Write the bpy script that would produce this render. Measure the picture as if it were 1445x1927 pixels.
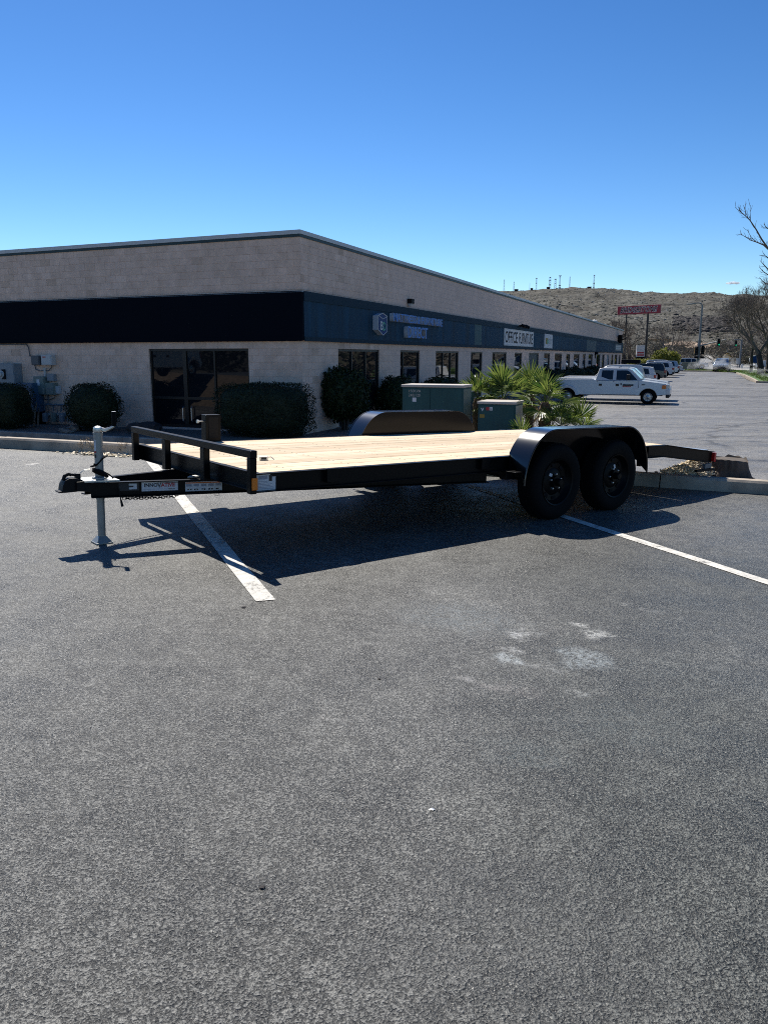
import bpy, bmesh, math, random
from mathutils import Vector, Matrix, noise as mn
R = math.radians
SC = bpy.context.scene
COL = SC.collection
for o in list(bpy.data.objects): bpy.data.objects.remove(o)
random.seed(7)

# ---------------------------------------------------------------- camera, sky, sun, exposure
H, HOR, F, CX, CY = 1.354, 671.0, 1448.0, 722.5, 963.5
TH = math.atan((CY-HOR)/F)
cd = bpy.data.cameras.new('camera'); cam = bpy.data.objects.new('camera', cd); COL.objects.link(cam)
cam.location = (0, 0, H); cam.rotation_euler = (math.pi/2-TH, 0, 0)
cd.sensor_fit = 'VERTICAL'; cd.sensor_height = 36.0; cd.lens = F/1927*36.0
cd.clip_start = .05; cd.clip_end = 12000
SC.camera = cam
SUN = Vector((-.30, .80, 1.0)).normalized()
w = bpy.data.worlds.new('World'); SC.world = w; w.use_nodes = True
wn = w.node_tree.nodes; wl = w.node_tree.links
bg = wn['Background']; sk = wn.new('ShaderNodeTexSky'); sk.sky_type = 'NISHITA'; sk.sun_disc = False
sk.sun_elevation = math.asin(SUN.z); sk.sun_rotation = math.atan2(SUN.x, SUN.y)
sk.altitude = 900; sk.air_density = 1.0; sk.dust_density = .15; sk.ozone_density = 3.0
# a deeper, clearer desert blue: contrast curve on the sky colour, then back to its physical range
def _vm(op, a, v):
    n = wn.new('ShaderNodeVectorMath'); n.operation = op; n.inputs[1].default_value = (v, v, v); wl.new(a, n.inputs[0]); return n.outputs[0]
_gm = wn.new('ShaderNodeGamma'); _gm.inputs[1].default_value = 1.38; wl.new(_vm('MULTIPLY', sk.outputs[0], .1025), _gm.inputs[0])
_hs = wn.new('ShaderNodeHueSaturation'); _hs.inputs['Saturation'].default_value = 1.12; wl.new(_vm('MULTIPLY', _gm.outputs[0], 13.4), _hs.inputs['Color'])
wl.new(_hs.outputs[0], bg.inputs[0]); bg.inputs[1].default_value = .075
sd = bpy.data.lights.new('sun', 'SUN'); sun = bpy.data.objects.new('sun', sd); COL.objects.link(sun)
sd.energy = 5.0; sd.angle = R(.53); sd.color = (1, .945, .85)
sun.rotation_euler = SUN.to_track_quat('Z', 'Y').to_euler(); sun.location = (0, 0, 30)
SC.view_settings.view_transform = 'Standard'; SC.view_settings.look = 'None'
SC.view_settings.exposure = .45; SC.view_settings.gamma = 1; SC.view_settings.use_curve_mapping = False
SC.render.engine = 'CYCLES'
try:
    SC.cycles.filter_width = 1.0; SC.cycles.volume_bounces = 2; SC.cycles.max_bounces = 6; SC.cycles.transparent_max_bounces = 12; SC.cycles.use_denoising = False; SC.cycles.denoiser = 'OPENIMAGEDENOISE'; SC.cycles.denoising_input_passes = 'RGB_ALBEDO_NORMAL'; SC.cycles.denoising_prefilter = 'NONE'
except Exception: pass

# ---------------------------------------------------------------- pixel of the photograph -> direction in the place
def ray(u, v):
    a = (u-CX)/F; b = -(v-CY)/F; c, t = math.cos(TH), math.sin(TH)
    return Vector((a, c+b*t, -t+b*c))
EYE = Vector((0, 0, H))
def at(u, v, Y):
    d = ray(u, v); return EYE+d*(Y/d.y)
def on_z(u, v, z):
    d = ray(u, v); return EYE+d*((z-H)/d.z)
# the upper lot is a gently tilted plane (drains to the right and away)
_thp = math.atan((CY-683.33)/F); _ro = .024
def _basis(th): return Matrix(((1, 0, 0), (0, math.sin(th), math.cos(th)), (0, math.cos(th), -math.sin(th))))  # rows: right, up, fwd
_rm = Matrix(((math.cos(_ro), math.sin(_ro), 0), (-math.sin(_ro), math.cos(_ro), 0), (0, 0, 1)))
P2W = _basis(TH).transposed() @ _rm @ _basis(_thp)
PN = P2W @ Vector((0, 0, 1))
LOT = Matrix.Translation(EYE) @ P2W.to_4x4() @ Matrix.Translation(-EYE)   # plane frame -> world
P0 = LOT @ Vector((0, 0, 0))
def lot_z(x, y): return P0.z-(PN.x*(x-P0.x)+PN.y*(y-P0.y))/PN.z
def on_lot(u, v):
    d = ray(u, v); k = PN.dot(P0-EYE)/PN.dot(d); return EYE+d*k
def lerp_tab(tab, x):
    if x <= tab[0][0]: return tab[0][1]
    for (a, b), (c, d) in zip(tab, tab[1:]):
        if x <= c: return b+(d-b)*(x-a)/(c-a)
    return tab[-1][1]
def lane_z(y): return lerp_tab([(8, -.96), (20, -1.03), (41, -1.19), (60, -1.15), (115, -.60), (135, -.5)], y)
def on_lane(u, v):
    d = ray(u, v); k = 15.0
    for i in range(60): k += ((lane_z(k*d.y)-H)/d.z-k)*.5
    return EYE+d*k

# ---------------------------------------------------------------- materials
M = {}
def nodes(name):
    m = bpy.data.materials.new(name); m.use_nodes = True; nt = m.node_tree
    return m, nt, nt.nodes['Principled BSDF']
def ramp(nt, fac, stops):
    r = nt.nodes.new('ShaderNodeValToRGB'); e = r.color_ramp.elements
    while len(e) < len(stops): e.new(.5)
    for el, (p, c) in zip(e, stops):
        el.position = p; el.color = (c, c, c, 1) if isinstance(c, (int, float)) else (*c, 1)
    nt.links.new(fac, r.inputs[0]); return r.outputs[0]
def mixc(nt, fac, a, b, mode='MIX'):
    m = nt.nodes.new('ShaderNodeMix'); m.data_type = 'RGBA'; m.blend_type = mode
    for i, v in ((0, fac), (6, a), (7, b)):
        s = m.inputs[i]
        if hasattr(v, 'is_linked'): nt.links.new(v, s)
        elif isinstance(v, (int, float)): s.default_value = v if i == 0 else (v, v, v, 1)
        else: s.default_value = (*v, 1)
    return m.outputs[2]
def math_(nt, op, a, b=None, c=None):
    m = nt.nodes.new('ShaderNodeMath'); m.operation = op
    for s, v in zip(m.inputs, (a, b, c)):
        if v is None: continue
        if hasattr(v, 'is_linked'): nt.links.new(v, s)
        else: s.default_value = v
    return m.outputs[0]
def coords(nt, world, scale=(1, 1, 1), uv=None, rot=(0, 0, 0), loc=(0, 0, 0)):
    if uv: src = nt.nodes.new('ShaderNodeUVMap').outputs[0]
    elif world: src = nt.nodes.new('ShaderNodeNewGeometry').outputs['Position']
    else: src = nt.nodes.new('ShaderNodeTexCoord').outputs['Object']
    mp = nt.nodes.new('ShaderNodeMapping'); mp.inputs['Scale'].default_value = scale
    mp.inputs['Rotation'].default_value = rot; mp.inputs['Location'].default_value = loc
    nt.links.new(src, mp.inputs[0]); return mp.outputs[0]
def noise_(nt, co, scale, detail=3, rough=.55, dist=0):
    n = nt.nodes.new('ShaderNodeTexNoise'); n.inputs['Scale'].default_value = scale
    n.inputs['Detail'].default_value = detail; n.inputs['Roughness'].default_value = rough
    n.inputs['Distortion'].default_value = dist
    nt.links.new(co, n.inputs['Vector']); return n.outputs[0]
def voro(nt, co, scale, feature='F1', rnd=1):
    n = nt.nodes.new('ShaderNodeTexVoronoi'); n.feature = feature; n.inputs['Scale'].default_value = scale
    n.inputs['Randomness'].default_value = rnd
    nt.links.new(co, n.inputs['Vector']); return n
def bump(nt, bs, h, strength, dist):
    b = nt.nodes.new('ShaderNodeBump'); b.inputs['Strength'].default_value = strength; b.inputs['Distance'].default_value = dist
    nt.links.new(h, b.inputs['Height']); nt.links.new(b.outputs[0], bs.inputs['Normal']); return b
def mat(name, col, rough=.6, metal=0., var=0., vs=6., col2=None, bmp=0., bs_=60., coat=0., world=False, stretch=(1, 1, 1), spec=.5, bd=.004):
    m, nt, b = nodes(name)
    b.inputs['Roughness'].default_value = rough; b.inputs['Metallic'].default_value = metal
    b.inputs['Specular IOR Level'].default_value = spec
    b.inputs['Coat Weight'].default_value = coat; b.inputs['Coat Roughness'].default_value = .08
    b.inputs['Base Color'].default_value = (*col, 1)
    if var or bmp or col2: co = coords(nt, world, stretch)
    if var or col2:
        n = noise_(nt, co, vs, 5, .6)
        lo = tuple(c*(1-var) for c in col); hi = tuple(min(1, c*(1+var)) for c in (col2 or col))
        nt.links.new(ramp(nt, n, [(.32, lo), (.68, hi)]), b.inputs['Base Color'])
        r2 = math_(nt, 'MULTIPLY_ADD', n, .25, rough-.12)
        nt.links.new(r2, b.inputs['Roughness'])
    if bmp: bump(nt, b, noise_(nt, co, bs_, 4), bmp, bd)
    M[name] = m; return m
def leafmat(name, a, b2, trans=.45, rough=.5, vs=9.):
    m = bpy.data.materials.new(name); m.use_nodes = True; nt = m.node_tree; nt.nodes.clear()
    out = nt.nodes.new('ShaderNodeOutputMaterial'); co = coords(nt, True)
    g = nt.nodes.new('ShaderNodeNewGeometry')
    f = math_(nt, 'ADD', math_(nt, 'MULTIPLY', noise_(nt, co, vs, 3), .6), math_(nt, 'MULTIPLY', g.outputs['Random Per Island'], .45))
    c = ramp(nt, f, [(.3, a), (.75, b2)])
    p = nt.nodes.new('ShaderNodeBsdfPrincipled'); p.inputs['Roughness'].default_value = rough; p.inputs['Specular IOR Level'].default_value = .35
    t = nt.nodes.new('ShaderNodeBsdfTranslucent'); mx = nt.nodes.new('ShaderNodeMixShader'); mx.inputs[0].default_value = trans
    nt.links.new(c, p.inputs['Base Color']); nt.links.new(c, t.inputs[0])
    nt.links.new(p.outputs[0], mx.inputs[1]); nt.links.new(t.outputs[0], mx.inputs[2]); nt.links.new(mx.outputs[0], out.inputs[0])
    M[name] = m; return m

def asphalt(name, dark, light, agg, stains_and_falloff=(), cracks=0., streak=False, worn=(.5, .9), sc=1.0, rgh=(.42, .7), spec=.5):
    m, nt, b = nodes(name); co = coords(nt, True)
    wn_ = nt.nodes.new('ShaderNodeTexNoise'); wn_.inputs['Scale'].default_value = agg*.45; wn_.inputs['Detail'].default_value = 3; nt.links.new(co, wn_.inputs['Vector'])
    wv_ = nt.nodes.new('ShaderNodeVectorMath'); wv_.operation = 'MULTIPLY_ADD'; wv_.inputs[1].default_value = (1.5/agg, 1.5/agg, 0); nt.links.new(wn_.outputs['Color'], wv_.inputs[0]); nt.links.new(co, wv_.inputs[2])
    v = voro(nt, wv_.outputs[0], agg); n1 = noise_(nt, co, agg*.62, 2.5, .6, .9); low = noise_(nt, co, .33, 6, .62); mid = noise_(nt, co, 2.6, 5, .6); med = noise_(nt, co, 13, 4, .6)
    f = math_(nt, 'ADD', math_(nt, 'MULTIPLY', v.outputs['Distance'], -.42), math_(nt, 'ADD', math_(nt, 'MULTIPLY', n1, 1.25), math_(nt, 'MULTIPLY_ADD', med, .35, -.17)))
    c = ramp(nt, f, [(.30, dark), (.42, tuple(x*.72+y*.28 for x, y in zip(dark, light))), (.50, tuple(x*.35+y*.65 for x, y in zip(dark, light))), (.64, light)])  # dark binder between stones, doubling as painted shade in the crevices
    c = mixc(nt, 1., c, ramp(nt, low, [(.34, worn[0]+.12), (.5, worn[1]+.12), (.66, worn[1]+.36)]), 'MULTIPLY')
    c = mixc(nt, 1., c, ramp(nt, mid, [(.3, .84), (.72, 1.16)]), 'MULTIPLY')
    # scattered pale stone chips and tar specks
    sp = voro(nt, co, agg*.36); chips = ramp(nt, sp.outputs['Distance'], [(.05, 1.), (.13, 0.)])
    rnd = nt.nodes.new('ShaderNodeSeparateColor'); nt.links.new(sp.outputs['Color'], rnd.inputs[0])
    c = mixc(nt, math_(nt, 'MULTIPLY', chips, ramp(nt, rnd.outputs[0], [(.78, 0.), (.8, .75)])), c, (.30, .29, .27))
    c = mixc(nt, math_(nt, 'MULTIPLY', chips, ramp(nt, rnd.outputs[1], [(.84, 0.), (.86, .8)])), c, (.012, .012, .013))
    hgt = math_(nt, 'ADD', math_(nt, 'MULTIPLY', v.outputs['Distance'], -.8), math_(nt, 'ADD', math_(nt, 'MULTIPLY', n1, 2.2), math_(nt, 'MULTIPLY', med, .8)))
    if streak:
        st = noise_(nt, coords(nt, True, (.10, .75, 1)), 1.2, 7, .66)
        c = mixc(nt, 1., c, ramp(nt, st, [(.34, .62), (.5, .98), (.7, 1.22)]), 'MULTIPLY')
    if cracks:
        wob = nt.nodes.new('ShaderNodeVectorMath'); wob.operation = 'MULTIPLY_ADD'
        nz = nt.nodes.new('ShaderNodeTexNoise'); nz.inputs['Scale'].default_value = .9; nz.inputs['Detail'].default_value = 5; nt.links.new(co, nz.inputs['Vector'])
        wob.inputs[1].default_value = (1.6, 1.6, 0); nt.links.new(nz.outputs['Color'], wob.inputs[0]); nt.links.new(co, wob.inputs[2])
        mp = nt.nodes.new('ShaderNodeMapping'); mp.inputs['Scale'].default_value = (.16, .42, 0); nt.links.new(wob.outputs[0], mp.inputs[0])
        vc = voro(nt, mp.outputs[0], 1., 'DISTANCE_TO_EDGE')
        k = ramp(nt, vc.outputs['Distance'], [(.010, cracks), (.034, 0.)])
        gate = ramp(nt, noise_(nt, co, .35, 2), [(.38, .25), (.52, 1.)])
        c = mixc(nt, math_(nt, 'MULTIPLY', k, gate), c, (.028, .027, .026))
    if stains_and_falloff:
        nz = nt.nodes.new('ShaderNodeTexNoise'); nz.inputs['Scale'].default_value = 5.; nz.inputs['Detail'].default_value = 6; nt.links.new(co, nz.inputs['Vector'])
        wv = nt.nodes.new('ShaderNodeVectorMath'); wv.operation = 'MULTIPLY_ADD'; wv.inputs[1].default_value = (.35, .35, 0)
        nt.links.new(nz.outputs['Color'], wv.inputs[0]); nt.links.new(co, wv.inputs[2])
        grain = ramp(nt, noise_(nt, co, 38, 5, .7), [(.4, 0.), (.62, 1.)])
        for (x, y, rx, ry, ang, st, colr) in stains_and_falloff:
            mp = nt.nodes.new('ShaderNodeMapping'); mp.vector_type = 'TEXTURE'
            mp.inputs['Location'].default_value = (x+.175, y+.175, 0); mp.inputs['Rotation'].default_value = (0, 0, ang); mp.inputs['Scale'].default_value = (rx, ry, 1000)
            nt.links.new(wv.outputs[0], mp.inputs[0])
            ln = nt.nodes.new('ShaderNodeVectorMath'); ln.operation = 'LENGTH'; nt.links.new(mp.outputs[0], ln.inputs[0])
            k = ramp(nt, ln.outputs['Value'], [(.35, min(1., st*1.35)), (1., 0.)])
            c = mixc(nt, k, c, mixc(nt, 1., c, (.60, .63, .61), 'MULTIPLY')) if rx > .6 else mixc(nt, math_(nt, 'MULTIPLY', k, grain), c, colr)  # wide ellipses darken the colour where sun glint weakens
    nt.links.new(c, b.inputs['Base Color'])
    nt.links.new(ramp(nt, mid, [(.3, rgh[0]), (.7, rgh[1])]), b.inputs['Roughness'])
    b.inputs['Specular IOR Level'].default_value = spec
    bump(nt, b, hgt, .9, .0042*sc)
    M[name] = m; return m

mat('concrete', (.30, .285, .265), .85, var=.28, vs=4, bmp=.4, bs_=40, world=True)
mat('kerb_concrete', (.37, .315, .25), .85, var=.3, vs=3.2, bmp=.5, bs_=30, world=True)
mat('road_asphalt', (.12, .12, .12), .85, var=.15, vs=.5, world=True)
mat('dirt', (.16, .125, .095), .95, var=.35, vs=5, bmp=.8, bs_=25, world=True, bd=.02)
mat('gravel', (.17, .13, .11), .95, var=.6, vs=26, bmp=1., bs_=35, world=True, bd=.03)
mat('mulch', (.80, .69, .53), .95, var=.30, vs=22)
mat('grass_mat', (.06, .12, .025), .9, var=.4, vs=2.2, world=True)
mat('black_paint', (.004, .004, .0048), .34, spec=.13, coat=.04, bmp=.03, bs_=300)
mat('black_steel', (.006, .006, .007), .5, spec=.2)
mat('fender_paint', (.004, .0045, .006), .22, spec=.5, coat=.7)
mat('gloss_plate', (.004, .004, .005), .14, spec=.22)
mat('rim_black', (.003, .003, .0035), .42, spec=.14)
mat('rubber', (.0045, .0045, .005), .8, var=.2, vs=30, spec=.15)
mat('zinc', (.62, .62, .60), .34, metal=.9, var=.12, vs=40)
mat('jack_grey', (.30, .31, .30), .38, metal=.35, var=.1, vs=14)
mat('chrome', (.75, .75, .75), .14, metal=1)
mat('amber', (.75, .20, .01), .25, coat=.5)
mat('red_lens', (.55, .012, .012), .2, coat=.5)
mat('decal_white', (.62, .64, .68), .45)
mat('decal_ink', (.015, .015, .02), .5)
mat('decal_red', (.42, .02, .03), .5)
mat('decal_orange', (.65, .16, .03), .5)
mat('decal_grey', (.28, .31, .38), .5)
mat('line_paint', (.60, .58, .53), .8, var=.22, vs=14, world=True, bmp=.6, bs_=140)
mat('tan_paint', (.72, .55, .45), .88, var=.06, vs=1.2, world=True, bmp=.5, bs_=34, bd=.006)
mat('cap_metal', (.55, .57, .57), .5, var=.06, vs=3)
mat('trim_green', (.018, .045, .05), .5)
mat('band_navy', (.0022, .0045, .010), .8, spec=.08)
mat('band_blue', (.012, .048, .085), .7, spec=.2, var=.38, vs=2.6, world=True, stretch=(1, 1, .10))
mat('band_lip', (.009, .031, .050), .7, spec=.2)
mat('band_teal', (.010, .065, .075), .6)
mat('band_slate', (.028, .066, .085), .6)
mat('frame_bronze', (.008, .007, .0065), .4)
mat('door_blue', (.010, .030, .042), .5)
mat('letter_blue', (.10, .26, .62), .5, spec=.12, var=.2, vs=3, stretch=(3, .3, 1))
mat('letter_side', (.52, .56, .62), .55, spec=.12)
mat('sign_white', (.62, .62, .62), .55, spec=.12, var=.08, vs=3)
mat('sign_black', (.008, .008, .010), .6, spec=.1)
mat('sign_gold', (.32, .22, .06), .5, spec=.12)
mat('logo_blue', (.010, .045, .17), .45, spec=.12)
mat('logo_green', (.10, .40, .27), .45, spec=.12)
mat('cab_green', (.028, .085, .088), .5, spec=.2, var=.16, vs=2.5, bmp=.05, bs_=60, stretch=(1, 1, .4))
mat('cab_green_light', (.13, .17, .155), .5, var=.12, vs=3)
mat('cab_top', (.50, .49, .46), .6, var=.2, vs=3, col2=(.45, .38, .33))
mat('box_grey', (.22, .26, .29), .5, var=.08, vs=5)
mat('box_dark', (.085, .10, .115), .5)
mat('box_blue', (.045, .11, .19), .5, var=.1, vs=4)
mat('box_sage', (.16, .21, .19), .5, var=.1, vs=4)
mat('box_white', (.50, .52, .52), .5)
mat('meter_grey', (.12, .16, .20), .5)
mat('pipe_grey', (.16, .18, .20), .5, metal=.3)
mat('board_wood', (.25, .16, .10), .85, var=.3, vs=10, stretch=(4, 4, .6))
mat('rock_dark', (.045, .040, .040), .95, var=.4, vs=5, bmp=.8, bs_=14, bd=.03)
mat('rock_tan', (.28, .22, .17), .95, var=.4, vs=5, bmp=.8, bs_=14, bd=.03)
mat('bark_dark', (.055, .045, .038), .95, var=.4, vs=9, stretch=(1, 1, .25), bmp=.8, bs_=18, bd=.02)
mat('bark_grey', (.11, .09, .075), .95, var=.35, vs=6)
mat('twig_grey', (.15, .122, .098), .95, var=.3, vs=.6, world=True)
mat('stump_bark', (.075, .062, .052), .95, var=.6, vs=11, stretch=(1, 1, .16), bmp=1., bs_=16, bd=.03)
mat('stump_cut', (.10, .08, .062), .9, var=.3, vs=12)
mat('palm_boot', (.16, .10, .055), .95, var=.5, vs=14)
mat('white_car', (.64, .655, .67), .28, coat=.6)
mat('black_car', (.010, .011, .014), .2, coat=.8)
mat('silver_car', (.36, .40, .44), .28, metal=.5, coat=.7)
mat('blue_car', (.16, .22, .29), .25, metal=.5, coat=.7)
mat('car_trim', (.012, .012, .013), .55)
mat('headlight', (.55, .56, .55), .12, coat=.8)
mat('tail_red', (.35, .012, .012), .2, coat=.6)
mat('wheel_alloy', (.42, .43, .44), .3, metal=.85)
mat('pole_grey', (.20, .215, .225), .65)
mat('pole_brown', (.035, .028, .026), .6)
mat('outline_white', (.88, .88, .88), .6, spec=.1)
mat('sign_red', (.27, .010, .028), .45)
mat('tower_red', (.26, .17, .16), .8)
mat('tower_grey', (.34, .34, .34), .8)
mat('signal_yellow', (.35, .20, .03), .6)
mat('plaster_tan', (.42, .32, .22), .9, var=.1, vs=2)
mat('plaster_orange', (.48, .26, .10), .9, var=.1, vs=2)
mat('roof_tile', (.34, .25, .18), .9, var=.2, vs=3)
mat('wall_grey', (.20, .20, .195), .9, var=.15, vs=2, bmp=.4, bs_=12)
leafmat('hedge_leaf', (.009, .018, .007), (.030, .046, .018), .2, .6)
leafmat('shrub_leaf', (.009, .019, .006), (.038, .060, .018), .25)
leafmat('frond_leaf', (.035, .085, .016), (.20, .245, .055), .5, .3)
leafmat('frond_dry', (.16, .12, .06), (.36, .28, .14), .4, .7)
leafmat('bush_leaf', (.10, .13, .02), (.30, .30, .06), .45)
leafmat('brush_leaf', (.075, .062, .048), (.19, .155, .115), .1, .9, .08)
leafmat('brush_green', (.030, .036, .022), (.08, .085, .05), .1, .9, .1)
leafmat('dry_weed', (.28, .20, .12), (.60, .50, .34), .3, .8)
leafmat('lawn_blade', (.05, .10, .02), (.14, .19, .04), .4, .7)
# dark window glass: tinted, mirror-like at a glance
m, nt, b = nodes('glass_dark'); M['glass_dark'] = m
b.inputs['Base Color'].default_value = (.006, .009, .013, 1); b.inputs['Roughness'].default_value = .02; b.inputs['IOR'].default_value = 1.5
m, nt, b = nodes('glass_car'); M['glass_car'] = m
b.inputs['Base Color'].default_value = (.012, .016, .02, 1); b.inputs['Roughness'].default_value = .03; b.inputs['IOR'].default_value = 1.6
def lampmat(name, c, s):
    m, nt, b = nodes(name); b.inputs['Base Color'].default_value = (*c, 1); b.inputs['Emission Color'].default_value = (*c, 1); b.inputs['Emission Strength'].default_value = s; M[name] = m
lampmat('signal_green', (.02, .65, .35), .6)
m = M['line_paint']; nt = m.node_tree; b = nt.nodes['Principled BSDF']; src = b.inputs['Base Color'].links[0].from_socket; co = coords(nt, True)
wr0 = math_(nt, 'ADD', math_(nt, 'MULTIPLY', noise_(nt, co, 60, 3, .7), .6), math_(nt, 'MULTIPLY', noise_(nt, co, 7, 4, .6), .4))
nt.links.new(mixc(nt, ramp(nt, wr0, [(.39, .75), (.46, 0.)]), src, (.07, .068, .065)), b.inputs['Base Color'])
# pine deck boards: long grain, each board its own tone
def wood():
    m, nt, b = nodes('deck_pine'); oi = nt.nodes.new('ShaderNodeObjectInfo')
    src = nt.nodes.new('ShaderNodeTexCoord').outputs['Object']
    off = nt.nodes.new('ShaderNodeVectorMath'); off.operation = 'ADD'; nt.links.new(src, off.inputs[0])
    cb = nt.nodes.new('ShaderNodeCombineXYZ'); nt.links.new(math_(nt, 'MULTIPLY', oi.outputs['Random'], 40), cb.inputs[0]); nt.links.new(math_(nt, 'MULTIPLY', oi.outputs['Random'], 17), cb.inputs[1]); nt.links.new(cb.outputs[0], off.inputs[1])
    mp = nt.nodes.new('ShaderNodeMapping'); mp.inputs['Scale'].default_value = (.55, 13, 13); nt.links.new(off.outputs[0], mp.inputs[0])
    g1 = noise_(nt, mp.outputs[0], 2.2, 6, .6, 1.4)
    mp2 = nt.nodes.new('ShaderNodeMapping'); mp2.inputs['Scale'].default_value = (1.2, 60, 60); nt.links.new(off.outputs[0], mp2.inputs[0])
    g2 = noise_(nt, mp2.outputs[0], 3, 4, .6)
    c = ramp(nt, g1, [(.26, (.46, .32, .19)), (.42, (.66, .52, .36)), (.60, (.76, .66, .51))])
    c = mixc(nt, 1., c, ramp(nt, g2, [(.3, .80), (.7, 1.10)]), 'MULTIPLY')
    c = mixc(nt, 1., c, ramp(nt, oi.outputs['Random'], [(0, (.78, .74, .68)), (.4, (.98, .97, .95)), (1, (1.06, 1.0, .92))]), 'MULTIPLY')
    kn = voro(nt, mp_knot(nt, off.outputs[0]), 1.); k = ramp(nt, kn.outputs['Distance'], [(.03, .8), (.075, 0.)])
    c = mixc(nt, k, c, (.20, .10, .05))
    nt.links.new(c, b.inputs['Base Color']); b.inputs['Roughness'].default_value = .75; b.inputs['Specular IOR Level'].default_value = .3
    bump(nt, b, g2, .25, .002); M['deck_pine'] = m
def mp_knot(nt, v):
    mp = nt.nodes.new('ShaderNodeMapping'); mp.inputs['Scale'].default_value = (1.3, 4.2, 1); nt.links.new(v, mp.inputs[0]); return mp.outputs[0]
wood()
# painted split-face block wall, joints in relief where blocks are too small to see one by one (UV = metres along, metres up)
m, nt, b = nodes('block_wall'); M['block_wall'] = m
uvn = coords(nt, False, uv=True); wco = coords(nt, True)
br = nt.nodes.new('ShaderNodeTexBrick'); nt.links.new(uvn, br.inputs['Vector'])
br.inputs['Scale'].default_value = 1; br.inputs['Brick Width'].default_value = .4064; br.inputs['Row Height'].default_value = .2032; br.inputs['Mortar Size'].default_value = .006
br.inputs['Color1'].default_value = (.775, .58, .475, 1); br.inputs['Color2'].default_value = (.74, .555, .45, 1); br.inputs['Mortar'].default_value = (.70, .525, .43, 1)
st = noise_(nt, coords(nt, True, (1, 1, .6)), 2.8, 7, .7)
c = mixc(nt, 1., br.outputs[0], ramp(nt, st, [(.3, .86), (.7, 1.08)]), 'MULTIPLY')
nt.links.new(c, b.inputs['Base Color']); b.inputs['Roughness'].default_value = .88
bump(nt, b, math_(nt, 'ADD', math_(nt, 'MULTIPLY', br.outputs['Fac'], -.8), noise_(nt, wco, 30, 4)), .6, .008)
# single blocks: a tone per block
m, nt, b = nodes('block_face'); M['block_face'] = m
oi = nt.nodes.new('ShaderNodeObjectInfo'); gi = nt.nodes.new('ShaderNodeNewGeometry'); wco = coords(nt, True)
rr = math_(nt, 'FRACT', math_(nt, 'ADD', oi.outputs['Random'], gi.outputs['Random Per Island']))
c = ramp(nt, rr, [(0, (.61, .45, .345)), (.05, (.66, .49, .38)), (.07, (.73, .545, .43)), (.8, (.79, .59, .475)), (1, (.815, .62, .505))])
c = mixc(nt, 1., c, ramp(nt, noise_(nt, coords(nt, True, (1, 1, .7)), 3.2, 7, .7), [(.3, .80), (.7, 1.10)]), 'MULTIPLY')
nt.links.new(c, b.inputs['Base Color']); b.inputs['Roughness'].default_value = .9
bump(nt, b, noise_(nt, wco, 26, 5, .65), .8, .012)
# desert hillside
m, nt, b = nodes('hillside'); M['hillside'] = m; co = coords(nt, True)
n1 = noise_(nt, co, .012, 8, .62); n2 = noise_(nt, co, .09, 7, .66); n3 = noise_(nt, coords(nt, True, (1, 1, 3.2)), .028, 8, .68, .6)
c = ramp(nt, n2, [(.30, (.055, .049, .042)), (.46, (.116, .112, .098)), (.62, (.163, .158, .140)), (.75, (.25, .245, .225))])
c = mixc(nt, ramp(nt, n3, [(.52, 0.), (.66, .75)]), c, (.062, .055, .05))
c = mixc(nt, ramp(nt, n1, [(.55, 0.), (.75, .45)]), c, (.185, .178, .150))
nt.links.new(c, b.inputs['Base Color']); b.inputs['Roughness'].default_value = 1; b.inputs['Specular IOR Level'].default_value = .1
bump(nt, b, math_(nt, 'ADD', n2, n3), 1., 5.)
# spray and cloud: thin, pale
def misty(name, dens):
    m = bpy.data.materials.new(name); m.use_nodes = True; nt = m.node_tree; nt.nodes.clear()
    out = nt.nodes.new('ShaderNodeOutputMaterial'); v = nt.nodes.new('ShaderNodeVolumePrincipled')
    v.inputs['Color'].default_value = (.97, .98, 1, 1); v.inputs['Anisotropy'].default_value = .3
    co = nt.nodes.new('ShaderNodeTexCoord').outputs['Object']
    n = noise_(nt, co, 2.2, 3); nt.links.new(math_(nt, 'MULTIPLY', ramp(nt, n, [(.38, 0.), (.66, 1.)]), dens), v.inputs['Density'])
    nt.links.new(v.outputs[0], out.inputs['Volume']); M[name] = m
misty('spray', .55)
m = bpy.data.materials.new('cloud_vapour'); m.use_nodes = True; nt = m.node_tree; nt.nodes.clear(); M['cloud_vapour'] = m
out = nt.nodes.new('ShaderNodeOutputMaterial'); lw = nt.nodes.new('ShaderNodeLayerWeight'); lw.inputs[0].default_value = .35
df = nt.nodes.new('ShaderNodeBsdfDiffuse'); tl = nt.nodes.new('ShaderNodeBsdfTranslucent'); tr = nt.nodes.new('ShaderNodeBsdfTransparent'); a1 = nt.nodes.new('ShaderNodeMixShader'); a2 = nt.nodes.new('ShaderNodeMixShader')
df.inputs[0].default_value = tl.inputs[0].default_value = (.86, .92, .98, 1); nt.links.new(df.outputs[0], a1.inputs[1]); nt.links.new(tl.outputs[0], a1.inputs[2]); a1.inputs[0].default_value = .6
nt.links.new(ramp(nt, lw.outputs['Facing'], [(.15, .75), (.85, 0.)]), a2.inputs[0]); nt.links.new(tr.outputs[0], a2.inputs[1]); nt.links.new(a1.outputs[0], a2.inputs[2]); nt.links.new(a2.outputs[0], out.inputs[0])

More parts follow.
